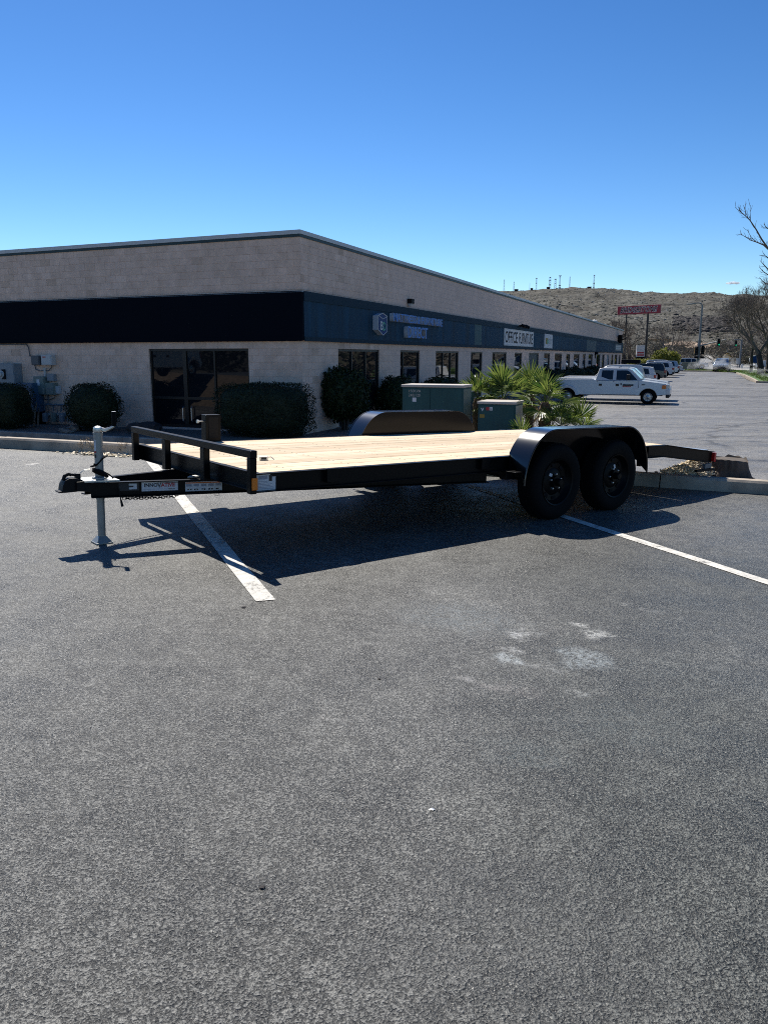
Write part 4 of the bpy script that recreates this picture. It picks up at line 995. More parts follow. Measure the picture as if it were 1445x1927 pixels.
fb(r, 'R', s-.2, s+.6, .002, .5, z-.5, z+.5, 'bracket_box', 'sign_black', .05)
c_ = fpt('R', LR-6, -3, ZT+.4); r = thing('roof_vent', 'white domed vent sitting on the far end of the roof', 'vent', (c_.x, c_.y, ZT-.12))
ball(MB(), (0, 0, .75), .55, 2).build('vent_dome', 'cap_metal', r, smooth=True); MB().lathe([(.4, 0), (.4, .5)], 16).build('vent_pipe', 'cap_metal', r)

# ================================================================ EQUIPMENT ON THE LEFT WALL
def wbox(name, label, cat, u0, u1, v0, v1, dep, m, group=None, lid=True, seam=False, m2=None):
    s1, _ = fsz('L', u0, (v0+v1)/2, dep); s0, _ = fsz('L', u1, (v0+v1)/2, dep); um = (u0+u1)/2; z1 = fsz('L', um, v0, dep)[1]; z0 = fsz('L', um, v1, dep)[1]
    r = wall_root(name, label, cat, 'L', (s0+s1)/2, z0, .013, group)
    fb(r, 'L', s0, s1, .0135, dep, z0, z1, 'case', m, .008)
    g = .025
    if seam:
        md = (s0+s1)/2
        fb(r, 'L', s0+g, md-.006, dep+.0005, dep+.014, z0+g, z1-g, 'door', m2 or m, .004); fb(r, 'L', md+.006, s1-g, dep+.0005, dep+.014, z0+g, z1-g, 'door', m2 or m, .004)
    else: fb(r, 'L', s0+g, s1-g, dep+.0005, dep+.014, z0+g, z1-g, 'door', m2 or m, .004)
    return r, s0, s1, z0, z1
r, s0, s1, z0, z1 = wbox('meter_cabinet', 'tall grey double-door meter cabinet with a round glass meter at the left wall', 'cabinet', -34, 28, 684, 728, .35, 'box_grey', seam=True)
cs0, cz0 = fsz('L', 5, 704, .37); MB().lathe([(.12, 0), (.12, .05), (.085, .052), (.08, .13), (.0, .14)], 18).build('meter', 'box_white', r, smooth=True, mtx=frame_mtx(fpt('L', cs0, .365, cz0)-r.location, -DL, (0, 0, 1)))
fb(r, 'L', cs0-.16, cs0+.0, .365, .40, cz0-.17, cz0+.16, 'meter_base', 'sign_black', .01)
r, s0, s1, z0, z1 = wbox('service_cabinet', 'blue grey service cabinet standing below the tall meter cabinet', 'cabinet', 31, 64, 721, 775, .45, 'box_blue', seam=False)
fb(r, 'L', s0+.12, s0+.3, .466, .48, z1-.55, z1-.3, 'warning_sticker', 'decal_white'); fb(r, 'L', s1-.30, s1-.1, .466, .48, z0+.02, z0+.16, 'warning_sticker', 'box_sage')
fb(r, 'L', s0, s1, .02, .44, Z0-.03, z0-.001, 'plinth', 'sign_black')
r, *q = wbox('breaker_panel', 'tall sage green breaker panel with a pale tag, left of the smaller green panel', 'panel', 64.5, 84.5, 708.5, 742.5, .22, 'box_sage')
fb(r, 'L', (q[0]+q[1])/2-.05, (q[0]+q[1])/2+.08, .237, .242, q[2]+.3, q[2]+.5, 'paper_tag', 'decal_white')
r, *q = wbox('breaker_panel', 'smaller square sage green panel right of the tall green panel', 'panel', 86, 102.5, 721, 743, .2, 'box_sage')
fb(r, 'L', q[0]+.07, q[1]-.06, .2145, .218, q[3]-.2, q[3]-.16, 'nameplate', 'pipe_grey')
wbox('junction_box', 'narrow off-white box hanging beside the small green panel', 'box', 103.2, 111.5, 727, 741, .13, 'box_white', 'junction boxes on the left wall')
wbox('junction_box', 'small blue grey box above the square green panel', 'box', 88.5, 102, 703.5, 717.5, .14, 'box_grey', 'junction boxes on the left wall')
wbox('junction_box', 'dark grey box high on the left wall beside the white box', 'box', 59, 74.5, 669, 687, .22, 'box_dark', 'junction boxes on the left wall')
r, *q = wbox('junction_box', 'white box with a red label high on the left wall', 'box', 78, 98, 668, 687.5, .2, 'box_white', 'junction boxes on the left wall')
fb(r, 'L', q[1]-.22, q[1]-.08, .2145, .217, q[3]-.085, q[3]-.05, 'red_label', 'decal_red')
def conduit(label, pts, rad, m='pipe_grey', out=.05, name='conduit'):
    P = [fpt('L', fsz('L', u, v, out)[0], out, fsz('L', u, v, out)[1]) for u, v in pts]
    r = thing(name, label, 'pipe', P[0], 0, 'pipes on the left wall'); MB().tube([p-P[0] for p in P], rad, 8).build('pipe', m, r, smooth=True)
    for p in (P[0], P[-1]): MB().tube([p-P[0]+Vector((0, 0, -.03)), p-P[0]+Vector((0, 0, .03))], rad*1.5, 8).build('collar', m, r)
conduit('thin dark conduit running in from the left and bending down to the dark grey box', [(-40, 648.5), (40, 648), (50, 648), (54, 653), (57, 669)], .018, 'box_dark')
conduit('pale vertical conduit dropping between the white box and the square green panel', [(85, 694), (86.5, 720)], .04, 'box_white')
conduit('drooping cable looped below the white box', [(66, 687), (68, 695), (76, 698), (85, 697), (92, 698), (97, 692), (97.5, 687)], .014, 'box_dark')
conduit('short pipe rising from the gas manifold to the square green panel', [(91, 743), (92, 760)], .025)
conduit('thin cable loop under the square green panel', [(82, 745), (84, 751), (95, 752), (104, 748), (104, 741)], .012, 'box_dark')
# boards leaning, gas meters
def leaner(label, u0, v0, u1, v1, w_):
    a = on_z(u0, v0, Z0-.03); b_s, b_z = fsz('L', u1, v1, .05); b = fpt('L', b_s, .06, b_z); r = thing('leaning_board', label, 'board', a, 0, 'boards leaning on the left wall')
    MB().bar(Vector((0, 0, 0)), b-a, w_, .03, NL).build('board', 'board_wood', r, bevel=.003)
leaner('reddish board leaning on the wall below the tall green panel', 64.5, 803, 70.5, 742, .085)
leaner('shorter board leaning right behind the reddish one', 72.5, 800, 74, 748, .07)
zg = fsz('L', 100, 761.5, .18)[1]; sa = fsz('L', 132, 761, .18)[0]; sb_ = fsz('L', 75, 761, .18)[0]
gm = wall_root('gas_manifold', 'horizontal gas manifold pipe with short legs along the left wall', 'pipe', 'L', (sa+sb_)/2, Z0-.03, .18)
P = lambda s, o_, z: fpt('L', s, o_, z)-gm.location
MB().tube([P(sa-1.2, .18, zg), P(sb_, .18, zg), P(sb_, .18, Z0-.05)], .032, 8).build('main_pipe', 'meter_grey', gm, smooth=True)
for k, (u, lb_) in enumerate(((86, 'leftmost of the four gas meters under the manifold pipe'), (102.5, 'second gas meter from the left under the manifold pipe'), (117.5, 'third gas meter from the left under the manifold pipe'), (133, 'rightmost gas meter, partly behind the round shrub'))):
    s, _ = fsz('L', u, 785, .25); zt_, zb_ = fsz('L', u, 776.5, .25)[1], fsz('L', u, 793.5, .25)[1]
    MB().tube([P(s+.07, .18, zg), P(s+.07, .18, zg-.2)], .02, 6).build('riser', 'meter_grey', gm)
    r = wall_root('gas_meter', lb_, 'meter', 'L', s, zb_, .25, 'gas meters on the left wall')
    Q = lambda a, o_, z: fpt('L', s+a, o_, z)-r.location
    MB().lathe([(.0, .0), (.085, .0), (.095, .03), (.095, .22), (.08, .29), (.0, .30)], 16).build('meter_body', 'box_grey' if k != 1 else 'box_sage', r, smooth=True, mtx=Matrix.Scale((zt_-zb_)/.30, 4))
    MB().tube([Q(.07, .0, zt_-.02), Q(.07, .0, zt_+.1), Q(.07, -.06, zt_+.16)], .018, 6).tube([Q(-.07, .0, zt_-.02), Q(-.07, .0, zt_+.13)], .018, 6).build('meter_pipe', 'meter_grey', r)
    MB().lathe([(.05, .0), (.05, .03), (0, .032)], 12).build('dial', 'box_white', r, mtx=frame_mtx(Q(0, .09, (zt_+zb_)/2+.08), -DL, (0, 0, 1)))

# ================================================================ SHRUBS
def leaves(mb, pts, size, rng, up=.3):
    for p, nrm in pts:
        d = Vector((rng.uniform(-1, 1), rng.uniform(-1, 1), rng.uniform(-1, 1)))+nrm*.8; d.normalize()
        s = size*rng.uniform(.6, 1.35); x = d.orthogonal().normalized(); x = Matrix.Rotation(rng.uniform(0, 6.28), 3, d) @ x; y = d.cross(x)
        p = Vector(p); a = p-x*s*.28; b_ = p+x*s*.28
        mb.add([p-y*s*.5, b_, p+y*s*.5, a], [(0, 1, 2, 3)])
def shrub(name, label, cat, base, dims, n, shape='round', leaf=.055, m='hedge_leaf', seed=1, clear=.0, group=None, rough=.09, stems=3, rz=0):
    rng = random.Random(seed); r = thing(name, label, cat, base, rz, group); w_, d_, h_ = dims; pts = []; mb = MB()
    ex = {'box': 5.5, 'round': 2.3}[shape]
    while len(pts) < n:
        v = Vector((rng.gauss(0, 1), rng.gauss(0, 1), rng.gauss(0, 1))); v.normalize()
        k = (abs(v.x)**ex+abs(v.y)**ex+abs(v.z)**ex)**(-1/ex)
        sv = Vector((v.x*k, v.y*k, v.z*k))
        bumpy = 1+rough*mn.noise(sv*2.6+Vector((seed*7.3, 0, 0)))+rough*.7*mn.noise(sv*6+Vector((0, seed*3.1, 0)))
        dd = bumpy*(1-abs(rng.gauss(0, .07))+(-1 if rng.random() < .05 else 0)*rng.uniform(0, .16))
        pts.append((Vector((sv.x*w_/2*dd, sv.y*d_/2*dd, clear+(h_-clear)/2*(1+sv.z*dd))), v))
    pts = [q for q in pts if q[0].z > .0]
    leaves(mb, pts, leaf, rng)
    mb.build('foliage', m, r, fix=False)
    core = MB(); c = (0, 0, clear+(h_-clear)/2); bm = bmesh.new(); bmesh.ops.create_icosphere(bm, subdivisions=3, radius=1); vs = []
    for v in bm.verts:
        k = (abs(v.co.x)**ex+abs(v.co.y)**ex+abs(v.co.z)**ex)**(-1/ex)*.86; vs.append((v.co.x*k*w_/2, v.co.y*k*d_/2, c[2]+v.co.z*k*(h_-clear)/2))
    core.add(vs, [tuple(x.index for x in f.verts) for f in bm.faces]); bm.free()
    core.build('light_block_core', m, r, smooth=True)  # solid core hidden among the leaves, added to block light
    for k in range(stems):
        a = 6.28*k/stems+seed; MB().tube([(.06*math.cos(a), .06*math.sin(a), -.03), (.14*w_*math.cos(a), .14*d_*math.sin(a), clear+(h_-clear)*.35)], [.035, .02], 6).build('stem', 'bark_dark', r)
    return r
ab = math.pi-BA+math.pi  # along the left face
RZL = -BA
GB = Z0-.03
def ground_px(u, Y): p = at(u, 671, Y); return p.x, p.y, GB
shrub('clipped_hedge', 'broad square-clipped dark hedge between the storefront window and the building corner', 'hedge', ground_px(494, 22.0), (2.85, 1.35, 1.50), 17000, 'box', .05, seed=2, rough=.10, rz=RZL)
shrub('round_shrub', 'round-topped dark shrub beside the gas meters', 'shrub', ground_px(169, 23.7), (1.85, 1.25, 1.46), 10000, 'round', .05, seed=3, rough=.17, rz=RZL)
shrub('clipped_hedge', 'dark hedge at the left edge of the photo in front of the meter cabinet', 'hedge', ground_px(2, 24.6), (1.65, 1.2, 1.42), 8000, 'box', .05, seed=4, rough=.12, rz=RZL)
shrub('leafy_shrub', 'tall loose feathery shrub on thin stems at the corner door', 'shrub', ground_px(647, 23.9), (1.55, 1.25, 1.85), 9000, 'round', .085, 'shrub_leaf', 6, .30, rough=.26, stems=5)
shrub('leafy_shrub', 'loose dark shrub behind the large green cabinet, by the second window', 'shrub', ground_px(748, 27.6), (1.5, 1.2, 1.55), 5000, 'round', .08, 'shrub_leaf', 7, .1, rough=.22)
shrub('leafy_shrub', 'dark bush showing above the large green cabinet', 'shrub', ground_px(833, 31), (1.75, 1.3, 1.45), 4000, 'round', .09, 'shrub_leaf', 8, .05, rough=.22)
hd = [('first', 1012, 44), ('second', 1036, 48), ('third', 1060, 53), ('fourth', 1081, 57), ('fifth', 1100, 62), ('sixth', 1118, 67)]
for i, (nm, u, Y) in enumerate(hd):
    s = fsz('R', u, 690, .95)[0]; p = fpt('R', s, .95, GB)
    shrub('wall_shrub', f'{nm} dark shrub of the row along the far wall, counted from the fan palms', 'shrub', p, (2.6, 1.4, 1.25+.15*(i % 2)), 1800, 'round', .13, seed=20+i, rough=.2, group='shrubs along the right wall', rz=BA+math.pi/2)
# rocks
def rock(label, u, Y, size, m, seed, sq=(1, .8, .55), group='rocks in the planter'):
    x, y, z = ground_px(u, Y); r = ball(MB(), (0, 0, sq[2]*size*.6), size, 3, sq, .5, seed).build('rock', m, None, smooth=True); r.location = (x, y, z); tag(r, label, 'rock', group)
rock('large dark boulder left of the storefront window', 263, 22.9, .50, 'rock_dark', 3, (1, .6, .42))
rock('tan rock under the rightmost gas meter', 128, 23.6, .20, 'rock_tan', 5); rock('small tan rock left of the other tan rocks', 106, 23.4, .12, 'rock_tan', 6); rock('flat tan rock nearest the lower kerb', 116, 23.0, .15, 'rock_tan', 7, (1.2, .8, .4))

# ================================================================ TRANSFORMER CABINETS
U = Vector((math.cos(BA), -math.sin(BA), 0)); V = Vector((math.sin(BA), math.cos(BA), 0))
def cabinet(name, label, x, y, L, D, zt, toplip, base):
    r = thing(name, label, 'cabinet', (x, y, base), -BA); h = zt-base
    MB().box(0, L, 0, D, 0, h-.06).build('case', 'cab_green', r, bevel=.012)
    MB().box(-.02, L+.02, -.025, D+.02, h-.059, h).build('lid', 'cab_top', r, bevel=.012)
    MB().box(-.08, L+.08, -.08, D+.1, -.06, .02).build('plinth', 'concrete', r)
    return r, h
bx = at(757, 671, 17.2)
tr1, h1 = cabinet('transformer_cabinet', 'large green steel utility cabinet with a white square label and stencilled letters', bx.x, 17.2, 1.40, .62, .755, .02, Z0)
for a, b_ in ((.03, .655), (.665, 1.37)): MB().box(a, b_, -.012, -.0005, .05, h1-.09).build('door', 'cab_green', tr1, bevel=.004)
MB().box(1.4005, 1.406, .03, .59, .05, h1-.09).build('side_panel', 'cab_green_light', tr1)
def ctext(s, x, z, size, par, m='cab_top'): text(s, size, m, par, frame_mtx((x, -.0135, z), (1, 0, 0), (0, 0, 1)), .0004, 0, 1.0, align='LEFT')
ctext('150KVA', .15, h1-.145, .085, tr1); ctext('240/120', .15, h1-.235, .085, tr1)
MB().box(.245, .335, -.0145, -.0128, h1-.375, h1-.285).build('label_plate', 'decal_white', tr1)
MB().box(.655, .70, -.03, -.0125, h1-.72, h1-.62).build('latch', 'sign_black', tr1, bevel=.004)
bx2 = at(901.6, 671, 16.6)
tr2, h2 = cabinet('transformer_cabinet', 'smaller green utility cabinet with warning stickers and a weathered pale lid', bx2.x, 16.6, .81, .72, .42, .02, Z0)
MB().box(.025, .785, -.012, -.0005, .05, h2-.09).build('door', 'cab_green', tr2, bevel=.004)
MB().box(.8105, .815, .03, .69, .05, h2-.09).build('side_panel', 'cab_top', tr2)
MB().box(.18, .25, -.0145, -.0128, h2-.19, h2-.12).build('warning_label', 'decal_red', tr2); MB().box(.252, .32, -.0145, -.0128, h2-.19, h2-.12).build('warning_label', 'decal_white', tr2); MB().box(.265, .305, -.0152, -.0147, h2-.17, h2-.15).build('warning_mark', 'decal_ink', tr2)
MB().box(.04, .15, -.0145, -.0128, h2-.35, h2-.275).build('hazard_label', 'sign_gold', tr2)
MB().add([(.06, -.0135, h2-.14), (.085, -.0135, h2-.14), (.095, -.0135, h2-.18), (.108, -.0135, h2-.14), (.13, -.0135, h2-.14), (.10, -.0135, h2-.215)], [(0, 1, 2, 5), (2, 3, 4, 5)]).build('arrow_mark', 'decal_white', tr2)
p = at(878, 671, 17.6); r = thing('utility_pedestal', 'slim grey green utility post with a pale cap beside the large cabinet', 'pedestal', (p.x, p.y, Z0), -BA)
MB().box(0, .12, 0, .14, 0, 1.2).build('post', 'box_blue', r, bevel=.01); MB().box(-.02, .15, -.03, .17, 1.2, 1.42).build('head', 'cab_green', r, bevel=.01); MB().box(-.03, .16, -.04, .18, 1.4205, 1.45).build('cap', 'cab_top', r, bevel=.008)

# ================================================================ FAN PALMS
def frond_mesh(seed, m='frond_leaf', droop=.35):
    rng = random.Random(seed); mb = MB(); mb.tube([(0, 0, 0), (.2, 0, .025), (.40, 0, .02)], [.014, .011, .007], 4)
    n = 18
    for i in range(n):
        a = (i/(n-1)-.5)*R(178)+rng.uniform(-.04, .04); l = (.60-.16*abs(i/(n-1)-.5)*2)*rng.uniform(.9, 1.08); d = Vector((math.cos(a), math.sin(a), 0)); sd = Vector((-d.y, d.x, 0))
        o = Vector((.40, 0, .02)); w_ = .021; z1 = .03+.03*math.cos(a)
        p1 = o+d*l*.45+Vector((0, 0, z1)); p2 = o+d*l*.78+Vector((0, 0, z1-droop*.05*rng.uniform(.5, 1.3))); p3 = o+d*l+Vector((0, 0, z1-droop*.16*rng.uniform(.5, 1.4)))
        mb.add([o, p1+sd*w_, p1-sd*w_, p1+Vector((0, 0, -.012)), p2+sd*w_*.8, p2-sd*w_*.8, p2+Vector((0, 0, -.01)), p3], [(0, 3, 1), (0, 2, 3), (3, 6, 4, 1), (2, 5, 6, 3), (6, 7, 4), (5, 7, 6)])
    return mb.mesh('frond', m, fix=False)
FM = [frond_mesh(k) for k in range(4)]; FD = [frond_mesh(9, 'frond_dry', .9)]
def palm(label, u, Y, trunk, size, n, seed, lean=0, rad=.10, dry=3, lo=-25):
    x, y, z = ground_px(u, Y); z = Z0; rng = random.Random(seed); r = thing('fan_palm', label, 'palm', (x, y, z), rng.uniform(0, 6), 'fan palms round the green cabinets')
    if trunk > .15:
        tb_ = MB(); tb_.lathe([(rad*1.25, -.05), (rad*1.05, .1), (rad, trunk*.6), (rad*1.15, trunk*.9), (rad*.6, trunk+.05)], 12); tb_.build('trunk', 'palm_boot', r, smooth=True)
        bo = MB()
        for k in range(int(70*trunk)):
            a = k*2.4; zz = .05+trunk*k/(70*trunk)*.98; d = Vector((math.cos(a), math.sin(a), 0)); s_ = Vector((-d.y, d.x, 0)); c = d*rad*.95+Vector((0, 0, zz))
            bo.add([c-s_*.03, c+s_*.03, c+d*.055+s_*.012+Vector((0, 0, .085)), c+d*.055-s_*.012+Vector((0, 0, .085))], [(0, 1, 2, 3)])
        bo.build('leaf_boots', 'palm_boot', r, fix=False)
    for k in range(n):
        el = R(84-(84-lo)*(k/(n-1))**.9); az = k*2.39996+rng.uniform(-.2, .2)
        mt = Matrix.Translation((0, 0, trunk+.02-.1*k/n)) @ Matrix.Rotation(az, 4, 'Z') @ Matrix.Rotation(-el, 4, 'Y') @ Matrix.Rotation(rng.uniform(-.5, .5), 4, 'X') @ Matrix.Scale(size*rng.uniform(.85, 1.1), 4)
        inst('frond', FM[k % 4], r, mt)
    for k in range(dry):
        mt = Matrix.Translation((0, 0, trunk-.05)) @ Matrix.Rotation(k*2.1+seed, 4, 'Z') @ Matrix.Rotation(R(62), 4, 'Y') @ Matrix.Scale(size*.6, 4)
        inst('frond', FD[0], r, mt)
palm('fan palm left of the smaller cabinet with hanging dry leaves', 900, 17.9, 1.22, .72, 12, 1, dry=6)
palm('widest fan palm, behind the smaller cabinet', 948, 18.1, 1.20, .98, 15, 2, lo=-35)
palm('fan palm behind and right of the smaller cabinet with tall upright leaves', 1000, 18.6, 1.28, .86, 12, 3)
palm('fan palm with a thick bare shaggy trunk right of the smaller cabinet', 1029, 16.6, 1.20, .84, 11, 4, rad=.12, dry=4)
palm('low young fan palm at the right foot of the smaller cabinet', 985, 15.9, .38, .60, 10, 5, dry=0, lo=0)
palm('tiny fan palm at the foot of the shaggy trunk', 1012, 15.6, .32, .36, 11, 6, dry=1, lo=0)
palm('small leaning fan palm, second from the right', 1061, 16.2, .72, .70, 9, 7, rad=.06, dry=0, lo=-15)
palm('rightmost small fan palm, nearest the white pickup', 1099, 16.9, .58, .76, 10, 8, rad=.06, dry=0, lo=-20)

# ================================================================ STUMP, MULCH, WEEDS, LITTER
ps = on_lot(1361, 926); ps = Vector((ps.x*(1+.62/ps.y), ps.y+.62, 0)); zs = lot_z(ps.x, ps.y)+.02
st_ = thing('tree_stump', 'sawn dark tree stump with rough bark behind the kerb at the trailer tail', 'stump', (ps.x, ps.y, zs-.05))
sm_ = MB(); n = 40; rngs = random.Random(4); prof = [(.50, 0), (.40, .06), (.305, .13), (.255, .23), (.24, .345)]; vs = []
for i, (r_, z) in enumerate(prof):
    for k in range(n):
        a = 2*math.pi*k/n; fl = 1+.16*(1-z/.4)*math.sin(5*a+.6)+.07*mn.noise(Vector((math.cos(a)*3, math.sin(a)*3, z*2)))+rngs.uniform(-.03, .05)
        vs.append((r_*fl*math.cos(a), r_*fl*math.sin(a), z+(.02*math.sin(2*a)+rngs.uniform(-.018, .012) if i == 4 else 0)))
sm_.add(vs, [(i*n+k, i*n+(k+1) % n, (i+1)*n+(k+1) % n, (i+1)*n+k) for i in range(4) for k in range(n)]); sm_.build('bark', 'stump_bark', st_)
MB().add([vs[4*n+k] for k in range(n)], [tuple(range(n))]).build('cut_face', 'stump_cut', st_)
pm2 = on_lot(1312, 922); pm2 = Vector((pm2.x*(1+.5/pm2.y), pm2.y+.5, 0))
mu = MB(); rngs = random.Random(8)
for i in range(1500):
    a = rngs.uniform(0, 6.28); q = rngs.random()**.6*.40; x, y = q*math.cos(a)*1.15, q*math.sin(a)*.5; z = .20*max(0, 1-q/.42)**1.1+rngs.uniform(0, .025)
    l = rngs.uniform(.02, .075); d = Vector((rngs.uniform(-1, 1), rngs.uniform(-1, 1), rngs.uniform(-.5, .5))).normalized(); mu.bar(Vector((x, y, z))-d*l/2, Vector((x, y, z))+d*l/2, rngs.uniform(.006, .02), .006)
o = mu.build('wood_chips', 'mulch', None, fix=False); o.location = (pm2.x, pm2.y, lot_z(pm2.x, pm2.y)+.12); tag(o, 'pale heap of stump grindings against the sawn stump', 'wood chips', kind='stuff')
mu = MB(); mu.add([(math.cos(k*.524)*.44, math.sin(k*.524)*.2, -.03) for k in range(12)]+[(math.cos(k*.524)*.22, math.sin(k*.524)*.1, .09) for k in range(12)]+[(0, 0, .18)], [(k, (k+1) % 12, 12+(k+1) % 12, 12+k) for k in range(12)]+[(12+k, 12+(k+1) % 12, 24) for k in range(12)])
o2 = mu.build('chip_mound', 'mulch', None, smooth=True); o2.parent = o
def litter(name, label, region, n, m, lmin, lmax, wd, seed, zf, cat):
    rg_ = random.Random(seed); mb = MB()
    for i in range(n):
        u, v = region(rg_); p = on_lot(u, v); p.z = zf(p); l = rg_.uniform(lmin, lmax); a = rg_.uniform(0, 6.28); d = Vector((math.cos(a), math.sin(a), rg_.uniform(-.1, .4))); mb.bar(p+Vector((0, 0, .006)), p+Vector((0, 0, .008))+d*l, wd*rg_.uniform(.6, 1.6), .004)
    o = mb.build(name, m, None, fix=False); return tag(o, label, cat, kind='stuff')
litter('dry_leaves', 'dry leaf litter gathered at the foot of the kerb behind the jack', lambda g: ((lambda u: (u, 843+.0555*u+g.uniform(-.5, 4.5)))(g.gauss(195, 28))), 260, 'mulch', .03, .09, .022, 3, lambda p: lot_z(p.x, p.y), 'leaf litter')
def weed(label, u, seed, h):
    p = on_lot(u, 842.6+.056*u); rg_ = random.Random(seed); r = thing('dead_weed', label, 'weed', (p.x, p.y, lot_z(p.x, p.y)), 0, 'dead weeds at the kerb'); 
    for k in range(16):
        a = rg_.uniform(0, 6.28); l = h*rg_.uniform(.5, 1); t_ = rg_.uniform(.2, .9); pts = [Vector((0, 0, 0)), Vector((math.cos(a)*t_*l*.4, math.sin(a)*t_*l*.2, l*.6)), Vector((math.cos(a)*t_*l*.9, math.sin(a)*t_*l*.45, l))]
        mb = MB().tube(pts, [.003, .0022, .001], 4)
        for j in range(4):
            q = pts[1].lerp(pts[2], rg_.random()); mb.bar(q, q+Vector((rg_.uniform(-.03, .03), rg_.uniform(-.03, .03), rg_.uniform(0, .04))), .006, .002)
        mb.build('stalk', 'dry_weed', r, fix=False)
weed('straggly dead weed at the kerb left of the jack', 158, 1, .22); weed('tangled dead weed at the kerb just behind the jack', 176, 2, .18); weed('dead weed at the kerb right of the jack', 232, 3, .17)
for nm, lb_, u, v, s_, m_ in (('pebble', 'tiny dark pebble on the near asphalt, lower middle', 494, 1671, .006, 'rock_dark'), ('bottle_cap', 'pale flattened bottle cap on the near asphalt', 813, 1524, .0065, 'zinc'), ('pebble', 'dark pebble on the asphalt close to the white bay line end', 459, 1144, .009, 'rock_dark'), ('pebble', 'very small dark pebble in the middle of the asphalt', 714, 1278, .005, 'rock_dark')):
    p = on_lot(u, v); o = ball(MB(), (0, 0, s_*.4), s_, 2, (1.3, 1, .6 if nm == 'pebble' else .2), .4, u % 7).build(nm, m_, None, smooth=True); o.location = p; tag(o, lb_, nm.replace('_', ' '), 'loose bits on the asphalt')
for (u, v, s_, lb_) in ((1234, 889, .03, 'dark clod beyond the kerb behind the fender'), (1262, 886, .025, 'dark clod beyond the kerb nearer the stump')):
    p = on_lane(u, v); o = ball(MB(), (0, 0, s_*.4), s_, 2, (1.2, 1, .6), .4, 2).build('clod', 'rock_dark', None, smooth=True); o.location = p; tag(o, lb_, 'clod', 'clods on the driveway')
